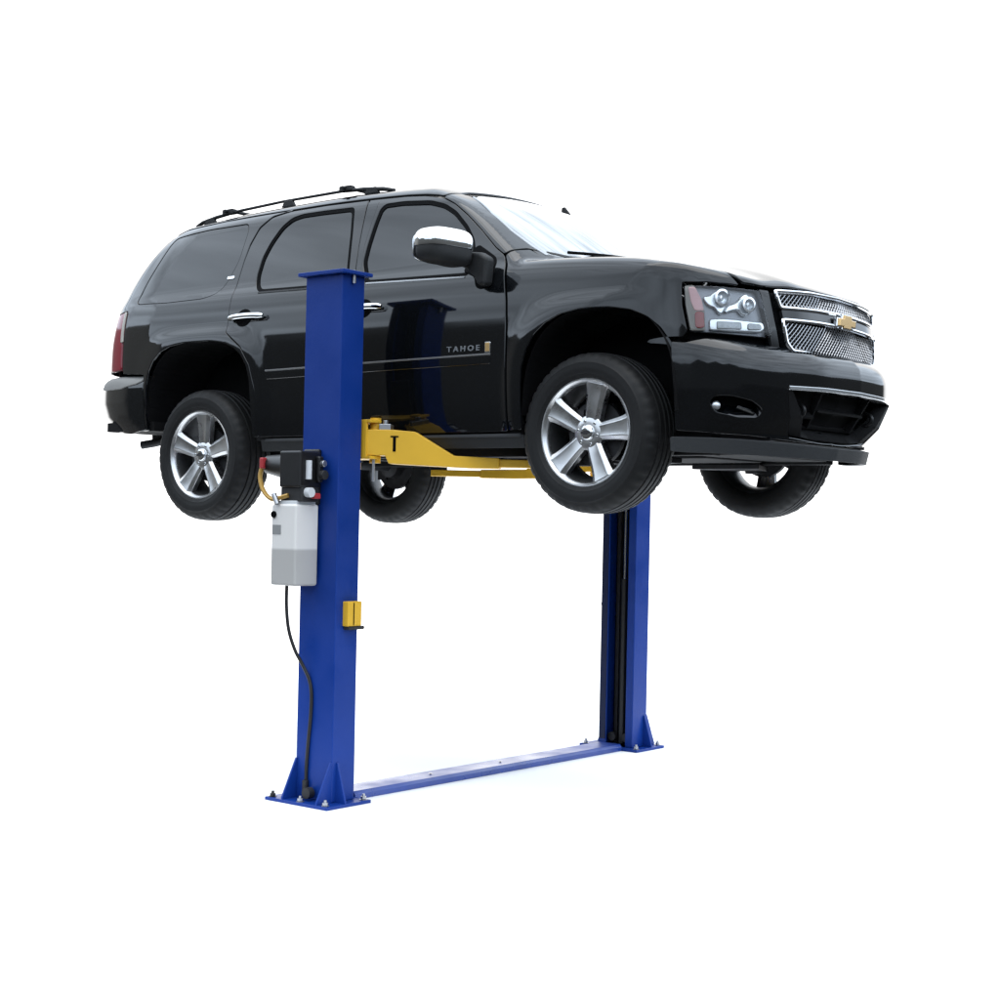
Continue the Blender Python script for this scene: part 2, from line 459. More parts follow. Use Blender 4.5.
# ------------------------------------------------------------------ the car
CAR = empty('large_suv', (-1.5, 0, 1.5), 'glossy black full-size SUV raised on the lift, chrome mirror caps, grey running trim', 'car')
RL = (1, -1)
def arch(k, s0, s1, grow=0., n=14, F=None):
    """points on the wheel opening from s0 to s1 (0 = rear foot, 1 = front foot)"""
    ax, a, b, e = ARCHES[k]; a += grow; b += grow; out = []
    for t in np.linspace(s0, s1, n):
        th = math.pi*(1-t); c, s = math.cos(th), math.sin(th)
        x = ax+a*math.copysign(abs(c)**(2/e), c); z = ZA+b*abs(s)**(2/e)
        out.append(S(x, z, F))
    return out
LO = 2.0
P_ = lambda pts: [S(*p) for p in pts]
# seams
seam_fd = [(-.497, LO), (-.497, 2.30), (-.503, 2.556), (-.517, 2.69), (-.560, 2.88), (-.595, 2.945)]
dtop_f = [(-.665, 2.99), (-.80, 3.105), (-.93, 3.205), (-1.05, 3.285), (-1.15, 3.332), (-1.30, 3.364), (-1.45, 3.378), (-1.735, 3.390)]
bpil = [(-1.745, 3.39), (-1.705, 3.09), (-1.665, 2.86), (-1.648, 2.5), (-1.648, LO)]
dtop_r = [(-1.755, 3.39), (-2.10, 3.397), (-2.40, 3.394), (-2.55, 3.370), (-2.635, 3.305), (-2.675, 3.20)]
seam_rd = [(-2.69, 3.10), (-2.694, 2.94), (-2.688, 2.797), (-2.676, 2.64), (-2.62, 2.605), (-2.53, 2.545), (-2.45, 2.44), (-2.405, 2.30), (-2.395, 2.20), (-2.395, LO)]
glass_f = [(-1.575, 2.862), (-1.645, 2.99), (-1.648, 3.10), (-1.640, 3.235), (-1.628, 3.315), (-1.595, 3.345), (-1.45, 3.345), (-1.24, 3.325), (-1.12, 3.29), (-1.02, 3.235), (-.905, 3.137), (-.835, 3.055), (-.80, 2.97), (-.80, 2.842)]
glass_r = [(-2.46, 2.878), (-2.515, 2.925), (-2.532, 2.99), (-2.53, 3.10), (-2.495, 3.20), (-2.436, 3.295), (-2.365, 3.345), (-2.28, 3.360), (-2.10, 3.360), (-1.845, 3.354), (-1.80, 3.20), (-1.765, 3.05), (-1.72, 2.862)]
glass_q = [(-3.48, 3.325), (-3.12, 3.348), (-2.76, 3.350), (-2.735, 3.30), (-2.738, 3.10), (-2.79, 2.965), (-2.85, 2.90), (-2.96, 2.873), (-3.32, 2.870), (-3.655, 2.885), (-3.61, 3.037), (-3.54, 3.195)]

fd = P_(seam_fd)+P_(dtop_f)+P_(bpil)
door = panel('front_door', fd, SIDE, PAINT, CAR, holes=[P_(glass_f)], sides=RL, rnd=.02, hrnd=.03, hole_gap=0)
FD = dict(zip(RL, door))
rd = P_([(x-.007, z) for x, z in bpil[::-1]])+P_(dtop_r)+P_(seam_rd)
door = panel('rear_door', rd, SIDE, PAINT, CAR, holes=[P_(glass_r)], sides=RL, rnd=.02, hrnd=.03, hole_gap=0)
RD = dict(zip(RL, door))
def shrink(pts, d):
    q = np.array(pts); s = 1 if area2(q) > 0 else -1
    return [tuple(p) for p in inset(q if s > 0 else q[::-1], d)]
for gl, par, nm in ((glass_f, FD, 'window'), (glass_r, RD, 'window')):
    panel('window_seal', P_(shrink(gl, -.004)), SIDE, SEAL, par, holes=[P_(shrink(gl, .023))], sides=RL, off=-.004, gap=0, bev=.003, rnd=.03, hrnd=.03, thick=.02)
    panel(nm, P_(shrink(gl, .008)), SIDE, GLASSD, par, sides=RL, off=-.010, gap=0, bev=.001, rnd=.03)
# black strip on the door frame behind the front glass, chrome belt strips
panel('belt_strip', P_([(-1.56, 2.864), (-.82, 2.840), (-.82, 2.830), (-1.56, 2.854)]), SIDE, SCREENTRIM, FD, sides=RL, off=.004, gap=0, bev=.002, thick=.006, rnd=.003)
panel('belt_strip', P_([(-2.46, 2.880), (-1.70, 2.866), (-1.70, 2.853), (-2.46, 2.867)]), SIDE, TRIM, RD, sides=RL, off=.003, gap=0, bev=.002, thick=.006, rnd=.003)
panel('pillar_trim', P_([(-1.742, 3.372), (-1.655, 3.368), (-1.668, 3.10), (-1.632, 2.885), (-1.672, 2.885), (-1.71, 3.09)]), SIDE, GLASSD, FD, sides=RL, off=.0015, gap=0, bev=.0015, thick=.004, rnd=.006)

# quarter panel with its fixed glass
qp = P_([(-2.688, 3.10), (-2.691, 2.94), (-2.683, 2.797), (-2.671, 2.64), (-2.615, 2.60), (-2.525, 2.54), (-2.445, 2.435), (-2.40, 2.30), (-2.388, 2.20), (-2.388, LO), (-2.44, LO)])
qp += arch(1, 1, 0)
qp += P_([(-3.44, 2.06), (-3.46, 2.415), (-3.70, 2.430), (-3.712, 2.463), (-3.722, 2.69), (-3.733, 2.845), (-3.80, 2.86), (-3.775, 3.0), (-3.70, 3.16), (-3.60, 3.28), (-3.52, 3.345), (-3.40, 3.375), (-3.0, 3.396), (-2.40, 3.402), (-2.40, 3.3985), (-2.553, 3.3755), (-2.640, 3.309), (-2.680, 3.20)])
quarter = panel('quarter_panel', qp, SIDE, PAINT, CAR, holes=[P_(glass_q)], sides=RL, rnd=.010, hrnd=.045, hole_gap=0)
QP = dict(zip(RL, quarter))
panel('quarter_window', P_(shrink(glass_q, .004)), SIDE, GLASSD, QP, sides=RL, off=-.003, gap=0, bev=.002, rnd=.045)
# front wing
wing_side = P_([(-.489, LO), (-.489, 2.30), (-.495, 2.556), (-.509, 2.69), (-.552, 2.88), (-.588, 2.94)])
hood_edge = [(-.52, -.775), (-.30, -.782), (0, -.785), (.25, -.775), (.45, -.757), (.58, -.735), (.655, -.72)]
wing = wing_side+[T(x, y) for x, y in hood_edge]
wing += [NO(-.845, 2.698), NO(-.956, 2.705), NO(-1.060, 2.709), NO(-1.140, 2.708), NO(-1.135, 2.60), NO(-1.105, 2.470), NO(-1.13, 2.440), NO(-1.30, 2.425), S(.475, 2.415)]
wing += arch(0, 1, 0)[1:]+P_([(-.395, LO)])
panel('front_wing', wing, DIAG, PAINT, CAR, sides=RL, rnd=.010)
# bonnet
hd = [T(x, y+.006) for x, y in hood_edge]
fr = [NO(t, z) for t, z in ((-.835, 2.708), (-.725, 2.708), (-.62, 2.716), (-.45, 2.722), (-.2, 2.727))]
cw = [T(x, y) for x, y in ((-.20, 0), (-.215, -.2), (-.27, -.4), (-.35, -.6), (-.44, -.70))]
right = cw+hd+fr
hood = right+[NO(0, 2.728)]+[np.array((p[0], -p[1], p[2])) for p in right[::-1][:-1]]
panel('bonnet', hood, TOP, PAINT, CAR, rnd=.012)
# scuttle strip between bonnet and screen
cr = [T(x, y) for x, y in ((-.21, 0), (-.225, -.2), (-.28, -.4), (-.36, -.6), (-.45, -.70), (-.475, -.705), (-.39, -.60), (-.31, -.4), (-.26, -.2))]+[T(-.25, 0)]
panel('scuttle', cr+[np.array((p[0], -p[1], p[2])) for p in cr[1:-1][::-1]], TOP, TRIM, CAR, rnd=.01, off=.001, gap=0)
# roof, pillars, screen
rs = [(-1.16, 3.345), (-1.30, 3.372), (-1.45, 3.386), (-1.74, 3.398), (-2.10, 3.405), (-2.40, 3.404), (-3.0, 3.400), (-3.40, 3.383), (-3.52, 3.352)]
rside = [S(*p) for p in rs]
rf = [T(-1.105, 0), T(-1.112, -.2), T(-1.125, -.4), T(-1.14, -.56), T(-1.125, -.65)]
rr = [T(-3.63, -.55), T(-3.66, -.3), T(-3.67, 0)]
half = rf+rside+rr
panel('roof', half+[np.array((p[0], -p[1], p[2])) for p in half[1:-1][::-1]], TOP, PAINT, CAR, rnd=.012, gap=.002)
ap = P_([(-.597, 2.948), (-.667, 2.992), (-.802, 3.107), (-.931, 3.207), (-1.05, 3.287), (-1.15, 3.335)])
ap += [T(-1.115, -.652), FX(-.635, 3.345), FX(-.715, 3.215), FX(-.745, 3.10), FX(-.748, 3.0), FX(-.735, 2.95), T(-.50, -.745), T(-.535, -.78)]
panel('windscreen_pillar', ap, PILLAR, PAINT, CAR, sides=RL, rnd=.012, gap=.0)
wr = [FX(0, 2.975), FX(-.3, 2.965), FX(-.55, 2.950), FX(-.69, 2.946), FX(-.730, 2.960), FX(-.742, 3.0), FX(-.739, 3.10), FX(-.709, 3.215), FX(-.63, 3.34), FX(-.56, 3.372), FX(-.3, 3.395), FX(0, 3.402)]
ws = wr+[np.array((p[0], -p[1], p[2])) for p in wr[1:-1][::-1]]
WSC = panel('windscreen', ws, FRONT, WSGLASS, CAR, off=-.003, gap=.002, rnd=.02)
strip = [FX(-.735, 2.95), FX(-.748, 3.0), FX(-.745, 3.10), FX(-.715, 3.215), FX(-.635, 3.345), FX(-.622, 3.345), FX(-.700, 3.215), FX(-.730, 3.10), FX(-.733, 3.0), FX(-.720, 2.95)]
panel('screen_trim', strip, FRONT, SCREENTRIM, WSC and {1: WSC, -1: WSC}, sides=RL, off=.004, gap=0, bev=.002, thick=.008, rnd=.003)
# tailgate with rear screen
tg = [NO(t, z, None, TAIL) for t, z in ((-.98, 2.44), (-.98, 2.83), (-.93, 2.95), (-.90, 3.10), (-.88, 3.20), (-.8, 3.28), (-.55, 3.33), (-.25, 3.34))]
tgs = tg+[np.array((p[0], -p[1], p[2])) for p in tg[::-1]]
rg = [NO(t, z, None, TAIL) for t, z in ((-.78, 2.88), (-.76, 3.05), (-.70, 3.22), (-.2, 3.28))]
rgs = rg+[np.array((p[0], -p[1], p[2])) for p in rg[::-1]]
TG = panel('tailgate', tgs, TAIL, PAINT, CAR, holes=[rgs], rnd=.03, hrnd=.04)
panel('rear_window', rgs, TAIL, GLASSD, TG, off=-.004, rnd=.04, gap=0)
dp = [S(-3.735, 2.85), S(-3.795, 2.865), S(-3.77, 3.0), S(-3.695, 3.16), S(-3.595, 3.28), S(-3.515, 3.345)]+[NO(t, z, None, TAIL) for t, z in ((-.80, 3.30), (-.885, 3.20), (-.905, 3.10), (-.935, 2.95), (-.985, 2.84))]
panel('rear_pillar', dp, Planar((.72, .66, -.2), (-3.7, -.8, 2.9)), PAINT, CAR, sides=RL, rnd=.008, gap=.002)
# tail lamps wrapping the corner
tl = [S(-3.716, 2.455), S(-3.727, 2.69), S(-3.738, 2.838), S(-3.79, 2.845), NO(-.985, 2.83, None, TAIL), NO(-.99, 2.66, None, TAIL), NO(-.99, 2.45, None, TAIL)]
TLo = panel('tail_lamp', tl, Planar((.72, .70, 0), (-3.8, -.85, 2.6)), RED, CAR, sides=RL, off=.006, gap=.003, bev=.006, rnd=.02, thick=.02)
te = [S(-3.712, 2.64), S(-3.722, 2.69), S(-3.733, 2.84), S(-3.760, 2.843), S(-3.752, 2.69), S(-3.745, 2.64)]
panel('lamp_edge_or_reflection', te, SIDE, BEIGE, dict(zip(RL, TLo)), sides=RL, off=.0085, gap=0, bev=.002, rnd=.006, thick=.004)  # beige strip paints in a reflection at the lamp's front edge
# sill under the doors
def F_sill(x, y, z): return smax(np.abs(y)-(.952-.35*np.maximum(2.0-z, 0)**1.2), smax(z-1.996, 1.90-z, .02), .02)
sp = [(-2.40, 1.99), (-.40, 1.99), (-.40, 1.915), (-2.40, 1.915)]
panel('sill', [S(x, z, F_sill) for x, z in sp], SIDE, TRIM, CAR, F=F_sill, sides=RL, rnd=.01, thick=.05)
panel('sill_step', [S(x, z, F_sill) for x, z in ((-2.36, 1.995), (-.42, 1.995), (-.42, 1.972), (-2.36, 1.972))], SIDE, GREYTRIM, CAR, F=F_sill, off=.006, sides=RL, rnd=.004, thick=.01)
# side mouldings with a chrome line along the top
def molding(x0, x1, z0, z1, par):
    panel('side_moulding', P_([(x0, z0-.002), (x1, z1-.002), (x1-.004, z1-.052), (x0+.004, z0-.052)]), SIDE, PAINT, par, sides=RL, off=.007, gap=0, bev=.006, thick=.012, rnd=.006)
    panel('moulding_strip', P_([(x0, z0+.004), (x1, z1+.004), (x1, z1-.005), (x0, z0-.005)]), SIDE, DULLTRIM, par, sides=RL, off=.010, gap=0, bev=.002, thick=.014, rnd=.003)
molding(-1.632, -.60, 2.402, 2.410, FD); molding(-2.315, -1.668, 2.394, 2.401, RD)
# door handles
for (x0, x1, z), par in (((-2.650, -2.352, 2.723), RD), ((-1.645, -1.388, 2.712), FD)):
    for sd in RL:
        xc, w = (x0+x1)/2, (x1-x0)/2
        y0 = S(xc, z)[1]
        b = MB(); path = []
        for t in np.linspace(-1, 1, 13): path.append((xc+w*t, (y0-.034+.014*t**4)*sd, z+.006*(1-t*t)))
        b.tube(path, [.013]+[.0185]*11+[.013], 10)
        b.build('door_handle', CHROME, par[sd], smooth=True)
        # dark cup behind the handle
        c = MB(); pts = []
        cup = [(xc-.5*w+.035+.07*math.cos(a), z+.055*math.sin(a)) for a in np.linspace(0, 2*math.pi, 20, endpoint=False)]
        if sd == 1: panel('handle_cup', [S(*p) for p in cup[::-1]], SIDE, SEAL, par, sides=RL, off=.0012, gap=0, bev=.001, thick=.001, rnd=.001)
# chrome plate on the pillar, lettering and plate on the front door
def plate(name, x0, x1, z0, z1, m, par, off=.003, th=.004):
    return panel(name, P_([(x0, z0), (x1, z0), (x1, z1), (x0, z1)]), SIDE, m, par, sides=RL, off=off, gap=0, bev=.0015, thick=th, rnd=.004, g=.012)
plate('badge', -2.795, -2.735, 2.985, 3.003, CHROME, QP, .006)
plate('badge_plate', -.636, -.606, 2.424, 2.470, GOLD, FD, .004)
plate('badge_rim', -.640, -.602, 2.420, 2.474, CHROME, FD, .0025)
for sd in RL:
    cu = bpy.data.curves.new('lettering', 'FONT'); cu.body = 'TAHOE'; cu.size = .047; cu.extrude = .003; cu.space_character = 1.55; cu.offset = .0006
    to = bpy.data.objects.new('tmp', cu); C.objects.link(to)
    dg = bpy.context.evaluated_depsgraph_get(); me = bpy.data.meshes.new_from_object(to.evaluated_get(dg)); bpy.data.objects.remove(to)
    xs = [v.co.x for v in me.vertices]; w = max(xs)-min(xs); k = .225/w
    for v in me.vertices:
        lx, lz, ly = (v.co.x-min(xs))*k, v.co.y*.86, v.co.z
        x = -.897+lx if sd == 1 else -.662-lx
        v.co = (x, (S(x, 2.45)[1]-.004-ly)*sd if sd == 1 else -(S(x, 2.45)[1]-.004-ly), 2.433+lz)
    me.materials.clear(); me.materials.append(LETTER); me.update()
    o = link('lettering', me, FD[sd])

# door mirrors
def superell(c, r, e=.55, nu=20, nv=28, zcut=None, shear=0.):
    v, f = [], []
    sp_ = lambda a, e: math.copysign(abs(a)**e, a)
    for i in range(nu+1):
        ph = -math.pi/2+math.pi*i/nu
        for j in range(nv):
            th = 2*math.pi*j/nv
            x = r[0]*sp_(math.cos(ph), e)*sp_(math.cos(th), e); y = r[1]*sp_(math.cos(ph), e)*sp_(math.sin(th), e); z = r[2]*sp_(math.sin(ph), e)
            v.append((c[0]+x+shear*y, c[1]+y, c[2]+z))
    for i in range(nu):
        for j in range(nv): f.append((i*nv+j, i*nv+(j+1) % nv, (i+1)*nv+(j+1) % nv, (i+1)*nv+j))
    return v, f
MIR = {}
for sd in RL:
    cx, cy, cz = -.785, -1.170*sd, 2.955
    fl = lambda pts: [(x, y*sd, z) for x, y, z in pts]
    b = MB()
    # housing: lower shell, arm and foot are one moulding
    v, f = superell((cx, cy, cz), (.085, .142, .086), .58, shear=.2*sd)
    v = [(x, y, min(z, cz+.004)) if z > cz+.004 else (x, y, z-(.035*(1-abs(y-cy)/.145)*0) - .10*max(0, (y-cy)*sd)) for x, y, z in v]
    b.add(v, f)
    o = b.build('door_mirror', TRIM, CAR, loc=(cx, cy, cz), smooth=True); MIR[sd] = o
    MB().prism([(-.83, 2.895), (-.745, 2.862), (-.70, 2.815), (-.672, 2.768), (-.618, 2.768), (-.606, 2.915), (-.66, 2.945), (-.80, 2.962)], min(-1.035*sd, -.958*sd), max(-1.035*sd, -.958*sd), 'xz').build('mirror_arm', TRIM, o, bev=.022, seg=4)
    b = MB(); v, f = superell((cx, cy, cz+.004), (.088, .145, .100), .52, shear=.2*sd)
    v = [(x, y, max(z, cz+.002)) for x, y, z in v]; b.add(v, f).build('mirror_cap', CHROME, o, smooth=True)
    b = MB(); v, f = superell((cx-.083, cy, cz+.004), (.008, .125, .075), .5, shear=.2*sd); b.add(v, f).build('mirror_glass', CHROME_S, o, smooth=True)
sail = [(-.845, 2.868), (-.83, 2.99), (-.79, 3.02), (-.70, 2.968), (-.645, 2.935), (-.628, 2.90), (-.628, 2.80), (-.64, 2.765), (-.70, 2.757), (-.735, 2.775), (-.755, 2.83), (-.79, 2.845)]
panel('mirror_foot', P_(sail), SIDE, SEAL, FD, sides=RL, off=.006, gap=0, bev=.006, thick=.014, rnd=.02)

# ---- nose: backing, grille, headlamps
nb = [NO(t, z) for t, z in ((-1.14, 2.705), (-.72, 2.70), (-.4, 2.715), (0, 2.72), (.4, 2.715), (.72, 2.70), (1.14, 2.705), (1.10, 2.42), (.6, 2.36), (0, 2.36), (-.6, 2.36), (-1.10, 2.42))]
panel('nose_panel', nb, NOSE, SEAL, CAR, off=-.055, gap=0, thick=.02)
GR = panel('grille', [NO(t, z) for t, z in ((-.66, 2.697), (-.35, 2.712), (0, 2.717), (.35, 2.712), (.66, 2.697), (.625, 2.55), (.585, 2.42), (.53, 2.395), (0, 2.385), (-.53, 2.395), (-.585, 2.42), (-.625, 2.55))], NOSE, SEAL, CAR, off=-.022, gap=0, thick=.03)
gap_ = [NO(t, z) for t, z in ((-.735, 2.700), (-.672, 2.700), (-.637, 2.55), (-.598, 2.40), (-.66, 2.40), (-.70, 2.56))]
panel('nose_strip', gap_, NOSE, PAINT, CAR, sides=RL, off=-.010, gap=0, bev=.005, thick=.04, rnd=.006)
def onn(pts, off, F=None):
    P = np.array([NO(t, z, F) for t, z in pts]); return P+grad(F or F_body, P)*off
def densify(pts, n=6, closed=True):
    out = []
    for i in range(len(pts) if closed else len(pts)-1):
        a, b = np.array(pts[i]), np.array(pts[(i+1) % len(pts)])
        out += [tuple(a+(b-a)*k/n) for k in range(n)]
    if not closed: out.append(pts[-1])
    return out
def zt(t): return 2.700-.045*(t/.64)**2+.045-.03            # top rail drops to the sides
up_ = [(-.644, 2.690), (-.35, 2.704), (0, 2.709), (.35, 2.704), (.644, 2.690), (.612, 2.612), (.3, 2.622), (0, 2.625), (-.3, 2.622), (-.612, 2.612)]
lw_ = [(-.600, 2.552), (-.3, 2.560), (0, 2.563), (.3, 2.560), (.600, 2.552), (.572, 2.440), (.53, 2.404), (.25, 2.397), (0, 2.396), (-.25, 2.397), (-.53, 2.404), (-.572, 2.440)]
for loop in (up_, lw_):
    pts = densify([tuple(p) for p in rounded(np.array(loop), .012)], 3)
    MB().tube(onn(pts, .004), .0105, 8, closed=True).build('grille_frame', CHROME, GR, smooth=True)
# crossed wires of the two mesh inserts
mesh = MB()
for loop in (up_, lw_):
    L2 = np.array(loop); zc = (L2[:, 1].min()+L2[:, 1].max())/2; zr = L2[:, 1].max()-L2[:, 1].min()
    for sl in (1, -1):
        for t0 in np.arange(-.80, .80, .031):
            seg = [(t0+sl*(z-zc)*1.15, z) for z in np.linspace(zc-zr/2, zc+zr/2, 9)]
            ok = inside(np.array(seg), inset(L2 if area2(L2) > 0 else L2[::-1], -.002))
            run = [p for p, k in zip(seg, ok) if k]
            if len(run) >= 2: mesh.tube(onn([run[0], run[len(run)//2], run[-1]], -.008), .0027, 5)
mesh.build('grille_mesh', MESHWIRE, GR, smooth=True)
bar = [NO(t, z) for t, z in ((-.604, 2.603), (-.3, 2.613), (0, 2.616), (.3, 2.613), (.604, 2.603), (.594, 2.561), (.3, 2.569), (0, 2.572), (-.3, 2.569), (-.594, 2.561))]
panel('grille_bar', bar, NOSE, PAINT, GR, off=.004, gap=0, bev=.004, thick=.03, rnd=.004)
# bow tie shaped emblem
def bowtie(k): return [(x*k, z*k) for x, z in ((-.112, -.030), (-.104, .018), (-.050, .018), (-.046, .041), (.058, .041), (.054, .018), (.112, .018), (.104, -.024), (.046, -.024), (.042, -.041), (-.056, -.041), (-.052, -.030))]
xe = FX(0, 2.588)[0]
MB().prism([(y, 2.588+z) for y, z in bowtie(1.0)], xe+.004, xe+.026, 'yz').build('emblem_rim', CHROME, GR, bev=.004)
MB().prism([(y, 2.588+z) for y, z in bowtie(.80)], xe+.024, xe+.034, 'yz').build('emblem', GOLD, GR, bev=.003)
# headlamps
hl = [(-1.138, 2.702), (-.956, 2.699), (-.735, 2.690), (-.70, 2.580), (-.662, 2.458), (-.851, 2.462), (-1.02, 2.470), (-1.10, 2.474), (-1.128, 2.60)]
HP = [NO(*p) for p in hl]
case = panel('headlamp', HP, NOSE, LAMPCASE, CAR, sides=RL, off=-.045, gap=.002, thick=-.035, rnd=.012)
HL = dict(zip(RL, case))
panel('lens', HP, NOSE, LENS, HL, sides=RL, off=.001, gap=.004, bev=.004, thick=.004, rnd=.012)
lin = [(-1.130, 2.697), (-1.082, 2.698), (-1.050, 2.63), (-1.028, 2.575), (-1.022, 2.478), (-1.095, 2.478), (-1.121, 2.60)]
panel('lamp_edge_or_reflection', [NO(*p) for p in lin], NOSE, BEIGE, HL, sides=RL, off=-.012, gap=0, bev=.003, rnd=.006)
panel('side_reflector', [NO(*p) for p in ((-1.112, 2.690), (-1.076, 2.690), (-1.044, 2.63), (-1.030, 2.575), (-1.078, 2.575), (-1.098, 2.62))], NOSE, AMBER, HL, sides=RL, off=-.006, gap=0, bev=.003, rnd=.008)
panel('side_marker', [NO(*p) for p in ((-1.077, 2.570), (-1.030, 2.570), (-1.026, 2.490), (-1.072, 2.490))], NOSE, AMBER_D, HL, sides=RL, off=-.006, gap=0, bev=.003, rnd=.012)
for sd in RL:
    for (t, z, r) in ((-.943, 2.640, .032), (-.803, 2.612, .028)):
        p = NO(t, z); n = grad(F_body, p[None])[0]*.5+np.array([.8, -.3, 0]); n /= np.linalg.norm(n); c = p-n*.022
        Mx = Matrix.Translation(Vector(c)) @ Vector((0, 1, 0)).rotation_difference(Vector(n)).to_matrix().to_4x4()
        b = MB()
        b.lathe([(.026, r+.010), (.028, r), (.016, r*.86), (.002, r*.55), (-.004, .012)], 28, Mx)
        b.lathe([(.022, .001), (.021, .012), (.010, .015), (-.002, .016)], 16, Mx)
        if sd < 0: b.v = [(x, -y, z_) for x, y, z_ in b.v]
        b.build('lamp_bowl', LAMPWHITE, HL[sd], smooth=True)
wing_ = [[(-1.041, 2.651), (-1.005, 2.650), (-.976, 2.675), (-.938, 2.686), (-.909, 2.670), (-.898, 2.634), (-.914, 2.605), (-.937, 2.560), (-.967, 2.574), (-.978, 2.594), (-1.004, 2.599), (-1.030, 2.622)],
         [(-.915, 2.607), (-.860, 2.623), (-.827, 2.662), (-.800, 2.674), (-.780, 2.651), (-.770, 2.600), (-.778, 2.578), (-.802, 2.560), (-.828, 2.562), (-.852, 2.590), (-.897, 2.578), (-.928, 2.564)]]
for w in wing_:
    panel('lamp_surround', [NO(*p) for p in w], NOSE, LAMPWHITE, HL, sides=RL, off=-.020, gap=0, bev=.008, rnd=.02, g=.02)
low = [(-1.004, 2.540), (-.929, 2.545), (-.702, 2.537), (-.692, 2.502), (-.72, 2.481), (-.875, 2.479), (-1.002, 2.480)]
panel('turn_lamp', [NO(*p) for p in low], NOSE, LAMPWHITE, HL, sides=RL, off=-.022, gap=0, bev=.008, rnd=.012)
RIBBED = mat('ribbed_lens', (.36, .37, .38), rough=.25, metal=.5, noise=.5, nscale=90)
panel('turn_lens', [NO(*p) for p in ((-.966, 2.527), (-.836, 2.527), (-.834, 2.490), (-.965, 2.489))], NOSE, RIBBED, HL, sides=RL, off=-.014, gap=0, bev=.003, rnd=.006)
panel('turn_lens', [NO(*p) for p in ((-.800, 2.525), (-.722, 2.523), (-.722, 2.494), (-.800, 2.490))], NOSE, RIBBED, HL, sides=RL, off=-.014, gap=0, bev=.003, rnd=.01)

# ---- front bumper
ub = [(-.575, 2.205), (-.35, 2.21), (0, 2.212), (.35, 2.21), (.575, 2.205), (.47, 2.08), (.40, 1.985), (.25, 1.972), (0, 1.970), (-.25, 1.972), (-.40, 1.985), (-.47, 2.08)]
fogh = [(-.995, 2.13), (-.97, 2.156), (-.90, 2.158), (-.79, 2.135), (-.735, 2.10), (-.755, 2.068), (-.86, 2.066), (-.965, 2.086)]
NB = lambda t, z: NO(t, z, F_bumper)
bt = [T(x, y, F_bumper) for x, y in ((.545, -.925), (.62, -.86), (.70, -.77), (.76, -.69), (.80, -.62), (.86, -.46), (.90, -.28), (.915, 0))]
bs = [S(x, z, F_bumper) for x, z in ((.50, 1.99), (.505, 2.20), (.492, 2.33), (.482, 2.425))]
bb = [NB(t, z) for t, z in ((-1.10, 1.985), (-.9, 1.975), (-.7, 1.968), (-.45, 1.956), (-.2, 1.955))]
rt_ = bb[::-1]+bs+bt
bo = rt_+[np.array((p[0], -p[1], p[2])) for p in rt_[::-1][1:]]
fogr = [np.array((p[0], -p[1], p[2])) for p in [NB(*p) for p in fogh]]
ubw = [(-.605, 2.203), (-.35, 2.208), (0, 2.210), (.35, 2.208), (.605, 2.203), (.56, 2.08), (.51, 1.985), (.25, 1.972), (0, 1.970), (-.25, 1.972), (-.51, 1.985), (-.56, 2.08)]
BMP = panel('front_bumper', bo, Polar(.1, 1, .35), PAINT, CAR, F=F_bumper, holes=[[NB(*p) for p in ubw], [NB(*p) for p in fogh], fogr], rnd=.012, hrnd=.015, thick=.10)
panel('intake_surround', [NB(*p) for p in ubw], NOSE, UNDER, BMP, F=F_bumper, holes=[[NB(*p) for p in ub]], off=-.006, gap=0, rnd=.012, hrnd=.015, thick=.06)
panel('bumper_backing', [NB(t, z) for t, z in ((-1.08, 2.20), (-.5, 2.23), (0, 2.23), (.5, 2.23), (1.08, 2.20), (1.05, 2.0), (.5, 1.96), (-.5, 1.96), (-1.05, 2.0))], NOSE, UNDER, BMP, F=F_bumper, off=-.10, gap=0)
st = [(-.605, 2.222), (-.35, 2.2265), (0, 2.228), (.35, 2.2265), (.605, 2.222), (.600, 2.204), (.35, 2.208), (0, 2.2095), (-.35, 2.208), (-.600, 2.204)]
panel('bumper_strip', [NB(*p) for p in st], NOSE, CHROME_S, BMP, F=F_bumper, off=.006, gap=0, bev=.003, thick=.02, rnd=.003)
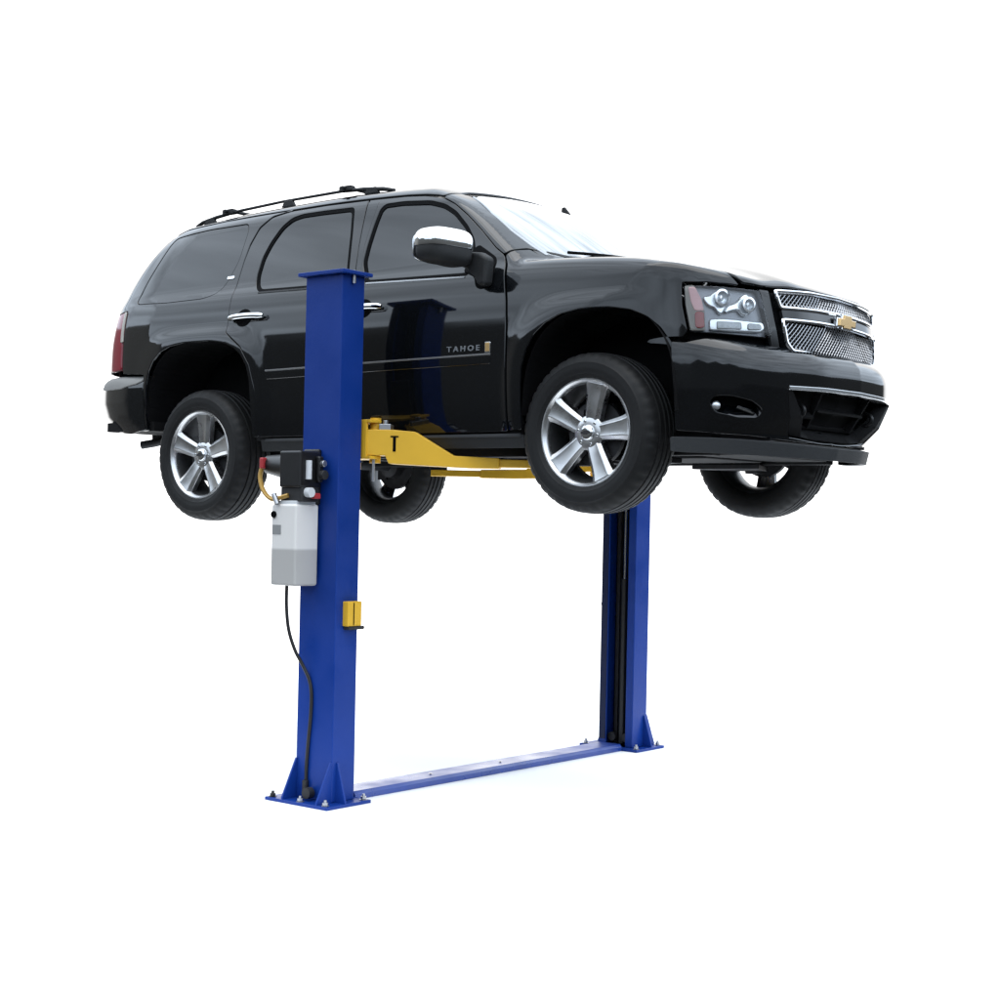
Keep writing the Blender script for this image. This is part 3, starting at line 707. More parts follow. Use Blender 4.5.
# dark plate holder, tow eyes and ribs inside the lower opening
b = MB()
for t0, t1, z0, z1 in ((-.50, -.30, 2.045, 2.055), (-.52, .52, 2.005, 2.018), (-.30, -.285, 2.0, 2.19), (.285, .30, 2.0, 2.19), (-.285, .285, 2.095, 2.105)):
    p = onn([(t0, z0), (t1, z0), (t1, z1), (t0, z1)], -.05, F_bumper)
    q = onn([(t0, z0), (t1, z0), (t1, z1), (t0, z1)], -.09, F_bumper)
    b.add(list(p)+list(q), [(0, 1, 2, 3), (7, 6, 5, 4), (0, 4, 5, 1), (1, 5, 6, 2), (2, 6, 7, 3), (3, 7, 4, 0)])
b.build('lower_grille', UNDER, BMP)
for sd in RL:
    p = np.array(NB(-.42, 2.115)); p[0] -= .03
    b = MB(); b.tube([(p[0]-.06+.0*i+.05*math.cos(a), (p[1])*sd, p[2]+.035*math.sin(a)) for i, a in enumerate(np.linspace(-1.9, 1.9, 12))], .011, 8)
    b.build('tow_hook', BLACKMETAL, BMP, smooth=True)
    # fog lamp
    p = NB(-.955, 2.118); n = np.array([.72, -.69, 0]); c = p-n*.035
    Mx = Matrix.Translation(Vector(c)) @ Vector((0, 1, 0)).rotation_difference(Vector(n)).to_matrix().to_4x4()
    b = MB(); b.lathe([(-.004, .001), (-.004, .014), (-.008, .021), (-.02, .024)], 24, Mx)
    if sd < 0: b.v = [(x, -y, z_) for x, y, z_ in b.v]
    b.build('fog_lamp', LAMPWHITE, BMP, smooth=True)
    q = onn([(-.86, 2.105), (-.80, 2.088), (-.765, 2.075)], -.03, F_bumper)
    MB().tube([(x, y*sd, z) for x, y, z in q], [.009, .011, .006], 8).build('fog_trim', CHROME_S, BMP, smooth=True)
# grey air dam below the bumper
def F_dam(x, y, z):
    ay = np.abs(y)
    f = smax((x-P_bump(ay)+.105-.25*(z-1.98))*.75, ay-.945, .05)
    return smax(f, smax(z-1.985, 1.862-z, .015), .02)
dm = [S(.47, 1.965, F_dam), S(.47, 1.89, F_dam)]+[NO(t, z, F_dam) for t, z in ((-1.1, 1.885), (-.8, 1.880), (-.5, 1.876), (-.2, 1.875))]
dt = [NO(t, z, F_dam) for t, z in ((-.2, 1.945), (-.5, 1.95), (-.8, 1.958), (-1.1, 1.965))]
h = dt+dm
panel('air_dam', h+[np.array((p[0], -p[1], p[2])) for p in h[::-1]], NOSE, GREYTRIM, CAR, F=F_dam, rnd=.01, thick=.03)
# ---- rear bumper
rb = [S(-3.445, 2.06, F_rearbumper), S(-3.455, 2.36, F_rearbumper), T(-3.47, -.955, F_rearbumper), T(-3.74, -.93, F_rearbumper), T(-3.90, -.84, F_rearbumper), T(-4.0, -.70, F_rearbumper), T(-4.06, -.35, F_rearbumper)]
rb2 = [NO(t, z, F_rearbumper, TAIL) for t, z in ((-.2, 2.06), (-.6, 2.06), (-1.0, 2.05), (-1.25, 2.035))]
h = rb2+rb
panel('rear_bumper', h+[np.array((p[0], -p[1], p[2])) for p in h[::-1]], Polar(-3.3, -1, .3), PAINT, CAR, F=F_rearbumper, rnd=.015, thick=.04)
pad = [T(-3.475, -.945, F_rearbumper), T(-3.735, -.920, F_rearbumper), T(-3.885, -.825, F_rearbumper), T(-3.98, -.69, F_rearbumper), T(-4.04, -.35, F_rearbumper)]
pad2 = [NO(t, 2.332, F_rearbumper, TAIL) for t in (-.36, -.70, -.98, -1.20)]+[S(-3.52, 2.36, F_rearbumper), S(-3.475, 2.375, F_rearbumper)]
h = pad2[::-1]+pad[::-1]
# textured step pad on the bumper top
hh = [*pad2, *pad]
panel('bumper_step', [*pad]+[*pad2], TAILT, mat('worn_step_pad', (.24, .238, .23), rough=.8, spec=.2, bump=.2, bscale=150), CAR, F=F_rearbumper, sides=RL, off=.008, gap=0, bev=.003, thick=.008, rnd=.01)

# ---- dark shell behind the panels, wheel housings, underbody
shell = P_([(-.48, 2.02), (-.50, 2.80), (-.56, 2.95), (-.79, 3.13), (-.95, 3.25), (-1.15, 3.345), (-1.5, 3.385), (-2.6, 3.39), (-3.4, 3.36), (-3.6, 3.20), (-3.70, 2.9), (-3.69, 2.45), (-3.44, 2.40)])+arch(1, 0, 1, .03)+P_([(-2.40, 2.02)])
panel('body_shell', shell, SIDE, PAINT_IN, CAR, sides=RL, off=-.035, gap=.01, g=.06)
front_shell = P_([(-.48, 2.02), (-.48, 2.84), (.45, 2.74), (.50, 2.45)])+arch(0, 1, 0, .03)[1:]+P_([(-.40, 2.02)])
panel('wing_liner', front_shell, SIDE, PAINT_IN, CAR, sides=RL, off=-.035, gap=.01, g=.05)
for k in (0, 1):
    ax, a, bb_, e = ARCHES[k]
    for sd in RL:
        b = MB(); v = []; n = 28; y0, y1 = -.965*sd, -.50*sd
        for t in np.linspace(0, 1, n+1):
            th = math.pi*(1-t); c, s_ = math.cos(th), math.sin(th)
            x = ax+(a+.012)*math.copysign(abs(c)**(2/e), c); z = ZA-.10+(bb_+.112)*abs(s_)**(2/e)
            v += [(x, y0, z), (x, y1, z)]
        f = [(2*i, 2*i+1, 2*i+3, 2*i+2) for i in range(n)]+[tuple(2*i+1 for i in range(n+1))]
        b.add(v, f).build('wheel_housing', PAINT_IN, CAR, fix=False)
b = MB()
b.box(-.90, .0, -.50, .50, 1.97, 2.05); b.box(-2.45, -.42, -.93, .93, 1.985, 2.05); b.box(-3.95, -2.4, -.52, .52, 2.0, 2.1); b.box(0, .80, -.52, .52, 1.96, 2.1)
b.build('floor_pan', UNDER, CAR)
b = MB(); b.box(-3.9, -3.42, -.93, .93, 2.06, 2.12); b.build('rear_floor', UNDER, CAR)
for sd in RL:
    b = MB(); b.box(-3.40, .55, .61*sd-.045, .61*sd+.045, 1.885, 1.985); b.build('frame_rail', UNDER, CAR, bev=.008)
for x in (-.75, -1.6, -2.3): MB().box(x-.05, x+.05, -.57, .57, 1.90, 1.97).build('cross_member', UNDER, CAR, bev=.006)
b = MB(); b.tube([(-.2, .22, 1.94), (-1.2, .25, 1.95), (-2.2, .28, 1.95), (-2.5, .33, 1.97), (-3.6, .5, 1.98)], .032, 10); b.tube([(-1.5, .25, 1.965), (-2.1, .27, 1.965)], .07, 14)
b.build('exhaust', UNDER, CAR, smooth=True)
b = MB(); b.tube([(-3.62, -.62, 2.03), (-3.75, -.66, 2.0), (-3.83, -.70, 1.985)], .028, 10); b.build('tail_pipe', DARKSTEEL, CAR, smooth=True)
HZF, HZR = 1.9895, 1.903
b = MB(); b.tube([(-2.946, -.80, HZR), (-2.946, -.12, HZR)], .042, 12); b.tube([(-2.946, .12, HZR), (-2.946, .80, HZR)], .042, 12)
v, f = superell((-2.946, 0, HZR), (.16, .17, .14), .9); b.add(v, f); b.build('rear_axle', DARKSTEEL, CAR, smooth=True)
for sd in RL:
    b = MB()
    b.prism([(-.22, .40*sd), (.22, .40*sd), (.05, .80*sd), (-.05, .80*sd)], HZF-.135, HZF-.105, 'xy')
    b.tube([(0, .45*sd, HZF-.08), (0, .80*sd, HZF+.0)], .03, 10)
    b.box(-.045, .045, .74*sd-.035, .74*sd+.035, HZF-.15, HZF+.16)
    b.tube([(.10, .30*sd, HZF-.05), (.11, .74*sd, HZF-.06)], .014, 8)
    b.build('front_suspension', DARKSTEEL, CAR, bev=.006)
    b = MB(); b.tube([(-.02, .60*sd, HZF-.11), (-.02, .56*sd, HZF+.22)], .045, 12); b.build('damper', BLACKMETAL, CAR, smooth=True)
b = MB(); b.box(.30, .62, -.45, .45, 1.895, 1.94); b.box(-.25, .30, -.30, .30, 1.885, 1.96); b.build('skid_plate', UNDER, CAR, bev=.01)

# ---- wheels
def make_wheel(x, sd, z, yf, turn):
    """outer face towards -y for sd = 1; profile measured inward from the rim face"""
    c = Vector((x, yf*sd, z)); fl = Matrix.Translation(c) @ Matrix.Scale(sd, 4, (0, 1, 0))
    b = MB()
    b.lathe([(.004, .2615), (-.0015, .266), (-.002, .272), (.003, .2765), (.012, .2745), (.016, .268)], 96, fl)
    b.lathe([(.004, .2615), (.010, .2555), (.024, .249), (.034, .2475)], 96, fl)
    rim = b.build('wheel', ALLOY, CAR, loc=c, smooth=True)
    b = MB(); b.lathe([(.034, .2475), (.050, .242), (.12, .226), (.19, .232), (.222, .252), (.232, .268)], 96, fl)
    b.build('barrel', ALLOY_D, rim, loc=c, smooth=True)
    sp = MB()
    for k in range(5):
        a0 = turn+2*math.pi*k/5; cs, sn = math.cos(a0), math.sin(a0); v = []
        rings = ((.048, .044, .030), (.080, .047, .024), (.120, .051, .0195), (.170, .056, .0165), (.215, .063, .012), (.243, .071, .008), (.2535, .078, .006))
        for (r, w, a) in rings:
            for (dw, da) in ((-1, .050), (-.97, .016), (-.60, .001), (-.30, .0035), (.30, .0035), (.60, .001), (.97, .016), (1, .050)):
                px_, pz_ = r, dw*w
                v.append(fl @ Vector((px_*cs-pz_*sn, a+da, px_*sn+pz_*cs)))
        n = len(rings); f = []
        for i in range(n-1):
            for j in range(7): f.append((i*8+j, i*8+j+1, (i+1)*8+j+1, (i+1)*8+j))
        f.append(tuple(range(7, -1, -1))); f.append(tuple((n-1)*8+j for j in range(8)))
        sp.add(v, f)
    sp.lathe([(.024, .001), (.024, .050), (.026, .070), (.034, .088), (.060, .092), (.10, .085)], 48, fl)
    sp.build('spokes', ALLOY, rim, loc=c, bev=.004)
    b = MB(); b.lathe([(.006, .001), (.006, .024), (.008, .034), (.014, .039), (.028, .041)], 36, fl); b.build('centre_cap', CHROME, rim, loc=c, smooth=True)
    b = MB(); b.prism([(c.x+p[0], c.z+p[1]) for p in bowtie(.26)], c.y+.0035*sd, c.y+.008*sd, 'xz'); b.build('cap_emblem', DARKSTEEL, rim)
    for k in range(6):
        b = MB(); a0 = turn+2*math.pi*(k+.5)/6; q = Vector((.060*math.cos(a0), 0, .060*math.sin(a0)))
        b.lathe([(.021, .001), (.021, .006), (.023, .0085), (.03, .009)], 8, fl @ Matrix.Translation(q))
        b.build('wheel_nut', CHROME_S, rim, loc=c, smooth=True)
    b = MB(); b.lathe([(.095, .07), (.095, .165), (.125, .165), (.125, .07)], 48, fl); b.lathe([(.125, .09), (.19, .085), (.21, .03), (.22, .001)], 24, fl)
    b.box(c.x-.14, c.x-.06, c.y+.07*sd, c.y+.15*sd, c.z-.10, c.z+.12)
    b.build('brake_disc', DARKSTEEL, rim, loc=c, smooth=True)
    prof = [(.016, .262), (.002, .272), (-.006, .281), (-.009, .292), (-.0125, .296), (-.0125, .300), (-.016, .312), (-.018, .330), (-.016, .348), (-.0165, .352), (-.0125, .356), (-.009, .366), (.001, .383), (.016, .396), (.034, .4025), (.055, .4055), (.058, .398), (.066, .398), (.069, .4065), (.098, .4078), (.101, .400), (.111, .400), (.114, .408),
            (.136, .4078), (.139, .400), (.149, .400), (.152, .4075), (.175, .406), (.178, .398), (.186, .398), (.189, .4055), (.212, .402), (.228, .395), (.241, .382), (.250, .364), (.254, .335), (.250, .30), (.240, .275), (.228, .262)]
    b = MB(); n = 168; v = []
    for (a, r) in prof:
        for k in range(n):
            rr_ = r
            if r > .379 and (a < .055 or a > .19) and (k % 4 == 0): rr_ = r-.006
            t = 2*math.pi*k/n; v.append(fl @ Vector((rr_*math.cos(t), a, rr_*math.sin(t))))
    f = [(i*n+k, i*n+(k+1) % n, (i+1)*n+(k+1) % n, (i+1)*n+k) for i in range(len(prof)-1) for k in range(n)]
    b.add(v, f).build('tyre', RUBBER, rim, loc=c, smooth=True)
make_wheel(0, 1, HZF, -.968, R(78)); make_wheel(0, -1, HZF, -.968, R(50))
make_wheel(-2.946, 1, HZR, -.957, R(88)); make_wheel(-2.946, -1, HZR, -.957, R(20))

# ---- roof rails, aerial, wipers
for sd in RL:
    y = .615*sd
    zr = lambda x: float(T(x, y)[2])
    b = MB()
    b.tube([(-3.42, y, zr(-3.42)+.006), (-3.36, y, zr(-3.36)+.022), (-3.22, y, zr(-3.22)+.034), (-3.0, y, zr(-3.0)+.038), (-2.6, y, zr(-2.6)+.038), (-2.1, y, zr(-2.1)+.036), (-1.9, y, zr(-1.9)+.030), (-1.75, y, zr(-1.75)+.018), (-1.66, y, zr(-1.66)+.004)], [.010, .013, .012, .0095, .009, .0095, .013, .014, .010], 10)
    rail = b.build('roof_rail', TRIM, CAR, smooth=True)
    for x in (-3.28, -2.55, -1.84):
        b = MB(); b.prism([(x-.06, zr(x)-.004), (x+.06, zr(x)-.004), (x+.035, zr(x)+.036), (x-.035, zr(x)+.036)], y-.012, y+.012, 'xz'); b.build('rail_foot', TRIM, rail, bev=.006)
for x in (-3.10, -2.05):
    b = MB(); zc = float(T(x, .615)[2])+.046
    b.tube([(x, -.66, zc), (x, -.60, zc+.008), (x, -.3, zc+.012), (x, 0, zc+.013), (x, .3, zc+.012), (x, .60, zc+.008), (x, .66, zc)], .012, 10)
    for sd in RL: b.box(x-.048, x+.048, .615*sd-.022, .615*sd+.022, zc-.016, zc+.016)
    b.build('roof_bar', TRIM, CAR, bev=.006)
z0 = float(T(-1.24, .50)[2])
b = MB(); b.prism([(-1.275, z0-.015), (-1.185, z0-.02), (-1.205, z0+.02), (-1.245, z0+.066), (-1.265, z0+.062)], .49, .51, 'xz'); b.build('aerial_fin', TRIM, CAR, bev=.005)
for y0, y1 in ((-.62, -.10), (.02, .58)):
    b = MB(); pts = []
    for t in np.linspace(0, 1, 8):
        y = y0+(y1-y0)*t; p = FX(y, 2.965+.02*t); pts.append((p[0]+.02, y, p[2]+.012))
    b.tube(pts, .009, 6); b.tube([(pts[0][0]+.05, y0, 2.93), pts[3]], .010, 6); b.build('wiper', SEAL, CAR, smooth=True)
# ------------------------------------------------------------------ the lift
LIFT = empty('two_post_lift', (-1.43, 0, 0), 'blue two-post vehicle lift with yellow arms and grey oil tank, holding up the black SUV', 'vehicle lift')
X0, X1 = -1.569, -1.294; XC = (X0+X1)/2; H = 2.835
def column(sd):
    """sd = 1: the post by the camera (y < 0), sd = -1: the far one; the open side faces the car"""
    yo, yi = (-1.401, -1.229) if sd > 0 else (1.6185, 1.447)   # outer and inner face
    t = .010; s = sd
    # folded channel: back, two sides, two lips
    poly = [(X0, yo), (X1, yo), (X1, yi), (X1-.060, yi), (X1-.060, yi-.012*s), (X1-t, yi-.012*s), (X1-t, yo+t*s), (X0+t, yo+t*s), (X0+t, yi-.012*s), (X0+.060, yi-.012*s), (X0+.060, yi), (X0, yi)]
    if s < 0: poly = poly[::-1]
    col = MB().prism(poly, .018, H, 'xy').build('column', BLUE, LIFT, bev=.007, seg=3)
    MB().box(-1.690, -1.218, min(yo-.111*s, yi+.054*s), max(yo-.111*s, yi+.054*s), 0, .018).build('base_plate', BLUE, col, bev=.003)
    MB().box(X0-.034, X1+.036, min(yo-.030*s, yi+.025*s), max(yo-.030*s, yi+.025*s), H, H+.020).build('cap_plate', BLUE, col, bev=.003)
    # gusset fins
    g = [MB() for _ in range(4)]
    for q, xa in ((g[0], X0+.002), (g[1], X1-.014)):
        q.prism([(yo+.002*s, .016), (yo-.108*s, .016), (yo-.108*s, .028), (yo-.008*s, .232), (yo+.002*s, .232)], xa, xa+.012, 'yz')
    yg = yo+.030*s
    for q, xs, dx in ((g[2], X1-.002, .072), (g[3], X0+.002, -.10)):
        q.prism([(xs, .016), (xs+dx, .016), (xs+dx, .028), (xs+.010*math.copysign(1, dx), .228), (xs, .228)], min(yg, yg+.012*s), max(yg, yg+.012*s), 'xz')
    for q in g: q.build('gusset', BLUE, col, bev=.002)
    for bx, by in ((-1.655, -.084), (-1.44, -.087), (-1.255, -.084), (-1.655, .200), (-1.245, .195)):
        b = MB(); by = yo+by*s
        b.lathe([(.018, .001), (.018, .021), (.021, .023), (.022, .0135)], 16, Matrix.Rotation(R(90), 4, 'X'))
        b.v = [(x+bx, -y*0+y+by, z) for x, y, z in b.v] if False else b.v
        b.v = [(x+bx, z+by, abs(y)) for x, z, y in [(p[0], p[1], p[2]) for p in b.v]]
        b.tube([(bx, by, .018), (bx, by, .050)], .008, 10); b.prism([(bx+.016*math.cos(a), by+.016*math.sin(a)) for a in np.arange(6)*math.pi/3], .023, .037, 'xy')
        b.build('anchor_bolt', ZINC if (bx > -1.6 or s < 0) else BLACKMETAL, col, bev=.001)
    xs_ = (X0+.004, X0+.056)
    MB().box(xs_[0], xs_[1], min(yi+.0005*s, yi+.004*s), max(yi+.0005*s, yi+.004*s), .06, H-.02).build('lip_shade_strip', NAVY, col, bev=.001)  # thin dark strip added to stand for shade on this lip
    # carriage in the channel, screw rod and chain
    c = MB(); c.box(X0+.015, X1-.015, min(yo+.03*s, yi-.016*s), max(yo+.03*s, yi-.016*s), 1.80, 2.42); c.box(X0+.064, X1-.064, min(yi-.02*s, yi+.03*s), max(yi-.02*s, yi+.03*s), 1.84, 2.30)
    car = c.build('carriage', BLACKMETAL, col, bev=.004)
    c = MB(); c.tube([(XC-.005, yo+.085*s, .03), (XC-.005, yo+.085*s, 1.15)], .026, 14); c.build('cylinder', BLACKMETAL, col, smooth=True)
    c = MB(); c.tube([(XC-.005, yo+.085*s, 1.15), (XC-.005, yo+.085*s, 1.81)], .013, 12); c.build('ram', CHROME_S, col, smooth=True)
    c = MB(); c.box(X0+.06, X0+.085, min(yo+.05*s, yo+.075*s), max(yo+.05*s, yo+.075*s), .02, 2.8); c.build('chain', DARKSTEEL, col)
    c = MB(); c.box(X0+t, X1-t, min(yo+t*s, yo+(t+.004)*s), max(yo+t*s, yo+(t+.004)*s), .02, 2.82); c.build('backing_strip', PAINT_IN, col)
    for bx in (XC-.06, XC+.055):
        c = MB(); c.lathe([(-.012, .001), (-.012, .030), (.012, .030), (.012, .001)], 20, Matrix.Translation((bx, yo+.12*s, .075))); c.build('pulley', DARKSTEEL, col, smooth=True)
    # yoke and two swing arms
    c = MB()
    for z0, z1 in ((1.855, 1.872), (2.052, 2.068)):
        c.prism([(X0-.05, yi+.015*s), (X1+.05, yi+.015*s), (X1+.05, yi+.10*s), (XC+.1, yi+.17*s), (XC-.1, yi+.17*s), (X0-.05, yi+.10*s)], z0, z1, 'xy')
    c.box(X0-.02, X1+.02, min(yi+.014*s, yi+.030*s), max(yi+.014*s, yi+.030*s), 1.86, 2.066)
    c.build('yoke', YELLOW, col, bev=.003)
    arms = (((X1+.012, yi+.095*s), (-.46, -.60) if s > 0 else (-.88, .60)), ((X0-.012, yi+.095*s), (-1.98, -.58) if s > 0 else (-2.40, .60)))
    for (p, q) in arms:
        p, q = Vector((p[0], p[1], 0)), Vector((q[0], q[1], 0)); L = (q-p).length; d = (q-p)/L; n = Vector((-d.y, d.x, 0))
        Mx = Matrix(((d.x, n.x, 0, p.x), (d.y, n.y, 0, p.y), (0, 0, 1, 0), (0, 0, 0, 1)))
        b = MB()
        # deep inner box, tapering down to the slim outer tube
        x1 = min(.475, L*.45)
        b.prism([(-.05, 1.875), (.065, 1.875), (.085, 1.832), (x1+.08, 1.815), (L*.70, 1.815), (L*.70, 1.872), (x1, 1.880), (.225, 2.006), (.10, 2.015), (-.05, 2.015)], -.062, .062, 'xz', Mx)
        arm = b.build('lift_arm', YELLOW, col, bev=.005)
        MB().box(L*.55, L, -.045, .045, 1.822, 1.866, Mx).build('arm_extension', YELLOW, arm, bev=.005)
        b = MB(); b.tube([Mx @ Vector((0, 0, 1.835)), Mx @ Vector((0, 0, 2.080))], .030, 16); b.build('pivot_pin', YELLOW, arm, smooth=True)
        b = MB(); b.box(.028, .092, -.05, .05, 2.014, 2.046, Mx); b.tube([Mx @ Vector((.055, 0, 2.03)), Mx @ Vector((.055, 0, 2.068))], .016, 12); b.build('arm_lock', ZINC, arm, bev=.003)
        b = MB(); b.tube([Mx @ Vector((0, -.04, 1.86)), Mx @ Vector((0, -.04, 1.735))], .008, 8); b.build('lock_rod', ZINC, arm, smooth=True)
        b = MB()
        for sgn in (-1, 1): b.box(.108, .124, sgn*.0632-.0012, sgn*.0632+.0012, 1.897, 1.982, Mx); b.box(.094, .138, sgn*.0632-.0010, sgn*.0632+.0010, 1.974, 1.982, Mx)
        b.build('arm_slot', SEAL, arm)
        b = MB(); b.tube([Mx @ Vector((L-.05, 0, 1.866)), Mx @ Vector((L-.05, 0, 1.885))], .06, 20); b.build('lift_pad', RUBBER, arm, smooth=True)
    return col
NEAR = column(1); FAR = column(-1)
# floor channel between the posts
b = MB(); b.prism([(-1.530, 0), (-1.338, 0), (-1.338, .030), (-1.352, .046), (-1.516, .046), (-1.530, .030)], -1.174, 1.392, 'xz')
b.build('floor_beam', BLUE_TOP, LIFT, bev=.004)
for y in (-.45, .2):
    b = MB(); b.lathe([(0, .001), (.006, .012), (.007, .001)], 12, Matrix.Translation((-1.43, y, .046)) @ Matrix.Rotation(R(90), 4, 'X')); b.build('cover_screw', ZINC, LIFT, smooth=True)
# bolt under the near cap, safety-lock covers
b = MB(); b.tube([(X1+.012, -1.325, 2.79), (X1+.012, -1.325, 2.86)], .010, 10); b.build('cap_bolt', ZINC, NEAR, smooth=True)
b = MB(); b.box(X1-.004, X1+.040, -1.345, -1.240, .955, 1.088)
lk = b.build('lock_cover', YELLOW, NEAR, bev=.005)
MB().box(X1+.039, X1+.042, -1.305, -1.299, .962, 1.082).build('cover_seam', SEAL, lk)
b = MB(); b.box(X1+.0, X1+.044, -1.340, -1.225, .937, .955); b.tube([(X1+.02, -1.245, .945), (X1+.02, -1.205, .945)], .010, 10); b.build('lock_lever', DARKSTEEL, lk, bev=.003)
b = MB(); b.box(X0-.034, X0+.004, 1.50, 1.56, .985, 1.13); b.box(X0-.044, X0+.0, 1.505, 1.575, .962, .985); b.build('lock_cover', BLACKMETAL, FAR, bev=.004)
# power unit on the outer face of the near post
PU = MB()
PU.box(-1.560, -1.400, -1.580, -1.425, 1.690, 1.885)
PU.box(-1.54, -1.42, -1.427, -1.398, 1.60, 1.90)
PU.box(-1.402, -1.370, -1.470, -1.43, 1.72, 1.86)
pu = PU.build('power_unit', BLACKMETAL, LIFT, bev=.012, seg=3)
b = MB(); b.tube([(-1.545, -1.505, 1.80), (-1.72, -1.505, 1.815)], [.072, .050], 20); b.tube([(-1.715, -1.505, 1.815), (-1.745, -1.505, 1.815)], .032, 16)
b.build('motor', BLACKMETAL, pu, smooth=True)
b = MB(); b.tube([(-1.375, -1.445, 1.76), (-1.345, -1.445, 1.76)], .026, 12); b.build('valve', DARKSTEEL, pu, bev=.004)
b = MB(); b.tube([(-1.375, -1.445, 1.82), (-1.350, -1.445, 1.82)], .018, 12); b.build('valve', ZINC, pu, bev=.004)
b = MB(); b.tube([(-1.394, -1.522, 1.735), (-1.394, -1.522, 1.835)], .017, 14); b.build('capacitor', WHITE, pu, smooth=True)
b = MB(); b.box(-1.56, -1.40, -1.565, -1.44, 1.615, 1.695); b.build('pump_block', DARKSTEEL, pu, bev=.008)
b = MB(); b.tube([(-1.405, -1.525, 1.665), (-1.365, -1.525, 1.665)], .026, 16); b.build('filler_cap', WHITE, pu, smooth=True)
b = MB(); b.tube([(-1.575, -1.60, 1.655), (-1.545, -1.60, 1.60)], .014, 10); b.build('breather', ZINC, pu, smooth=True)
b = MB(); b.box(-1.402, -1.365, -1.500, -1.455, 1.632, 1.662); b.build('release_valve', REDCAP, pu, bev=.006)
b = MB(); b.box(-1.722, -1.694, -1.575, -1.54, 1.790, 1.850); b.build('hose_fitting', REDCAP, pu, bev=.006)
hp = catmull([(-1.712, -1.56, 1.80), (-1.722, -1.565, 1.75), (-1.70, -1.57, 1.69), (-1.655, -1.575, 1.645), (-1.60, -1.58, 1.625), (-1.545, -1.58, 1.635), (-1.495, -1.57, 1.648)], 6)
MB().tube(hp, .0125, 8).build('brass_hose', BRASS, pu, smooth=True)
tk = MB(); tk.box(-1.603, -1.415, -1.590, -1.418, 1.168, 1.602)
tank = tk.build('oil_tank', TANK, pu, bev=.014, seg=3)
b = MB(); b.tube([(-1.578, -1.586, 1.545), (-1.578, -1.600, 1.545)], .018, 16); b.build('tank_plug', SEAL, tank, smooth=True)
b = MB(); b.box(-1.588, -1.525, -1.5925, -1.588, 1.440, 1.490); b.build('tank_label', mat('faded_label', (.24, .245, .245), rough=.5), tank)
ts = MB(); ts.box(-1.59, -1.43, -1.575, -1.43, 1.598, 1.620); ts.build('tank_lid', WHITE, tank, bev=.004)
hz = catmull([(-1.565, -1.50, 1.172), (-1.565, -1.50, 1.06), (-1.555, -1.49, .93), (-1.53, -1.465, .82), (-1.505, -1.43, .74), (-1.47, -1.411, .66), (-1.452, -1.410, .58), (-1.455, -1.410, .46), (-1.470, -1.410, .31), (-1.478, -1.411, .18), (-1.478, -1.411, .07)], 6)
MB().tube(hz, .0095, 8).build('return_hose', CABLE, pu, smooth=True)
b = MB(); b.tube([(-1.478, -1.416, .045), (-1.478, -1.416, .12)], .017, 10); b.tube([(-1.43, -1.42, .06), (-1.43, -1.46, .06)], .030, 14); b.build('hose_union', DARKSTEEL, pu, smooth=True)

# ------------------------------------------------------------------ ground, light, camera
g = MB(); g.add([(-6, -2.3, 0), (1.3, -2.3, 0), (1.3, 8, 0), (-6, 8, 0)], [(0, 1, 2, 3)])
gr = g.build('ground', GROUND); gr['kind'] = 'structure'; gr['label'] = 'plain white ground under the lift'

W = bpy.data.worlds.new('World'); bpy.context.scene.world = W; W.use_nodes = True
N, L = W.node_tree.nodes, W.node_tree.links
bg = N['Background']
def math_(op, a, b=None, c=None, clamp=False):
    n = N.new('ShaderNodeMath'); n.operation = op; n.use_clamp = clamp
    for i, v in enumerate((a, b, c)):
        if v is None: continue
        if isinstance(v, (int, float)): n.inputs[i].default_value = v
        else: L.new(v, n.inputs[i])
    return n.outputs[0]
tc = N.new('ShaderNodeTexCoord'); sx = N.new('ShaderNodeSeparateXYZ'); L.new(tc.outputs['Generated'], sx.inputs[0])
X, Y, Z = sx.outputs
az = math_('ARCTAN2', X, math_('MULTIPLY', Y, -1))       # 0 towards -y, positive towards +x
u = math_('MULTIPLY_ADD', az, 1/(2*math.pi), .5)
ramp = N.new('ShaderNodeValToRGB'); L.new(u, ramp.inputs[0]); ramp.color_ramp.interpolation = 'LINEAR'
def skyline(pts):
    e = ramp.color_ramp.elements
    while len(e) > 1: e.remove(e[-1])
    first = True
    for (deg, h) in pts:
        p = deg/360+.5; v = math.sin(R(h))
        if first: e[0].position = p; el = e[0]; first = False
        else: el = e.new(p)
        el.color = (v, v, v, 1)
skyline(SKYLINE)
noise = N.new('ShaderNodeTexNoise'); noise.inputs['Scale'].default_value = 14; noise.inputs['Detail'].default_value = 4; L.new(tc.outputs['Generated'], noise.inputs['Vector'])
hgt = math_('ADD', ramp.outputs[0], math_('MULTIPLY_ADD', noise.outputs['Fac'], .016, -.008))
above = math_('MULTIPLY_ADD', math_('SUBTRACT', Z, hgt), 220, .5, True)
fwd = math_('ADD', math_('MULTIPLY', X, -.626), math_('MULTIPLY', Y, .780))
front = math_('MULTIPLY_ADD', math_('SUBTRACT', fwd, .76), 14, .5, True)
sky = N.new('ShaderNodeMix'); sky.data_type = 'RGBA'; sky.inputs[6].default_value = SKY_LOW; sky.inputs[7].default_value = SKY_HIGH
L.new(math_('MULTIPLY', Z, 1.6, None, True), sky.inputs[0])
cmp_ = N.new('ShaderNodeMapping'); cmp_.inputs['Scale'].default_value = (1, 1, 4.5); L.new(tc.outputs['Generated'], cmp_.inputs[0])
cl = N.new('ShaderNodeTexNoise'); cl.inputs['Scale'].default_value = 3.4; cl.inputs['Detail'].default_value = 6; L.new(cmp_.outputs[0], cl.inputs['Vector'])
clm = N.new('ShaderNodeMix'); clm.data_type = 'RGBA'; clm.blend_type = 'MULTIPLY'; clm.inputs[0].default_value = 1
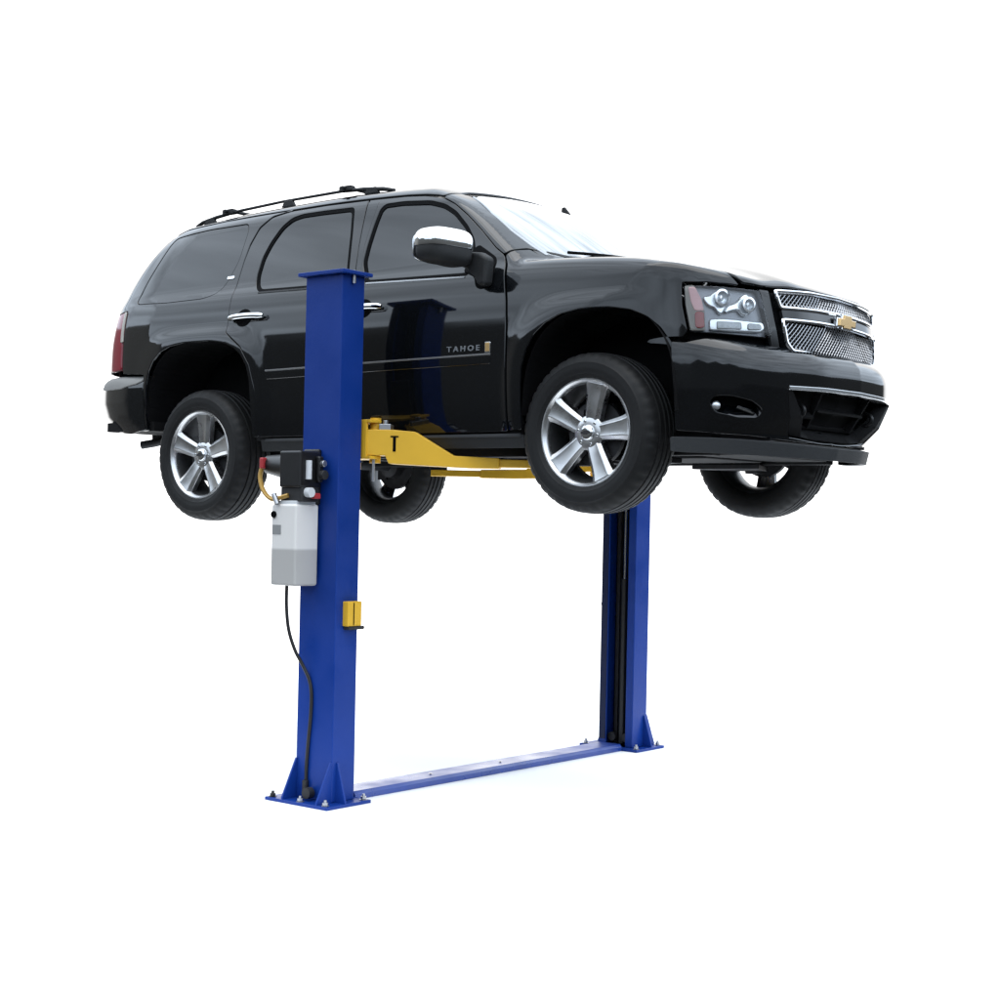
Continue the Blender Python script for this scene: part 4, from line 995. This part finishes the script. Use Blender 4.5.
r2_ = N.new('ShaderNodeValToRGB'); L.new(u, r2_.inputs[0]); e = r2_.color_ramp.elements
e[0].position = .5-50/360; e[0].color = (1, 1, 1, 1); e[1].position = .5-34/360; e[1].color = (.68, .68, .68, 1)
x_ = e.new(.5+30/360); x_.color = (.68, .68, .68, 1); x_ = e.new(.5+60/360); x_.color = (.95, .95, .95, 1)
crv = math_('MULTIPLY', math_('MULTIPLY_ADD', cl.outputs['Fac'], 1.5, .22), r2_.outputs[0])
L.new(sky.outputs[2], clm.inputs[6]); L.new(crv, clm.inputs[7])
lo = N.new('ShaderNodeMix'); lo.data_type = 'RGBA'; lo.inputs[6].default_value = (.075, .078, .08, 1); lo.inputs[7].default_value = (.115, .122, .125, 1)
L.new(math_('MULTIPLY_ADD', Z, 5, .8, True), lo.inputs[0])
r3_ = N.new('ShaderNodeValToRGB'); L.new(u, r3_.inputs[0]); e = r3_.color_ramp.elements      # low band brightened towards the rear to lift the bumper's reflections
e[0].position = .5-62/360; e[0].color = (2.6, 2.5, 2.4, 1); e[1].position = .5-52/360; e[1].color = (1, 1, 1, 1)
lo2 = N.new('ShaderNodeMix'); lo2.data_type = 'RGBA'; lo2.blend_type = 'MULTIPLY'; lo2.inputs[0].default_value = 1
L.new(lo.outputs[2], lo2.inputs[6]); L.new(r3_.outputs[0], lo2.inputs[7]); lo = lo2
m1 = N.new('ShaderNodeMix'); m1.data_type = 'RGBA'; L.new(above, m1.inputs[0]); L.new(lo.outputs[2], m1.inputs[6]); L.new(clm.outputs[2], m1.inputs[7])
m2 = N.new('ShaderNodeMix'); m2.data_type = 'RGBA'; L.new(front, m2.inputs[0]); L.new(m1.outputs[2], m2.inputs[6]); m2.inputs[7].default_value = WHITE_BACK
L.new(m2.outputs[2], bg.inputs['Color']); bg.inputs['Strength'].default_value = 1

sl = bpy.data.lights.new('overcast_sun', 'SUN'); sl.energy = SUN; sl.angle = R(60); sl.color = (1, .95, .88)
so = bpy.data.objects.new('overcast_sun', sl); C.objects.link(so)
so.rotation_euler = Vector((-.10, .16, -1.0)).to_track_quat('-Z', 'Y').to_euler()

cam = bpy.data.cameras.new('camera'); co = bpy.data.objects.new('camera', cam); C.objects.link(co)
cam.sensor_width = 36; cam.lens = 36*1563.77/1000; cam.clip_end = 300
cam.shift_x = -(500.36-500)/1000; cam.shift_y = (511.22-500)/1000
yw, pt, rl = .6767, .0034, -.0210
fw = Vector((-math.sin(yw)*math.cos(pt), math.cos(yw)*math.cos(pt), math.sin(pt))); rt = Vector((math.cos(yw), math.sin(yw), 0)); up = rt.cross(fw)
r2 = rt*math.cos(rl)-up*math.sin(rl); u2 = r2.cross(fw)
co.matrix_world = Matrix(((r2.x, u2.x, -fw.x, 4.5837), (r2.y, u2.y, -fw.y, -7.3374), (r2.z, u2.z, -fw.z, 1.5588), (0, 0, 0, 1)))
sc = bpy.context.scene; sc.camera = co
sc.view_settings.view_transform = 'Standard'; sc.view_settings.look = 'None'; sc.view_settings.exposure = 0; sc.view_settings.gamma = 1
try: sc.view_settings.use_curve_mapping = False
except Exception: pass
sc.render.engine = 'CYCLES'; sc.cycles.max_bounces = 8; sc.cycles.diffuse_bounces = 3; sc.cycles.glossy_bounces = 5; sc.cycles.transparent_max_bounces = 8
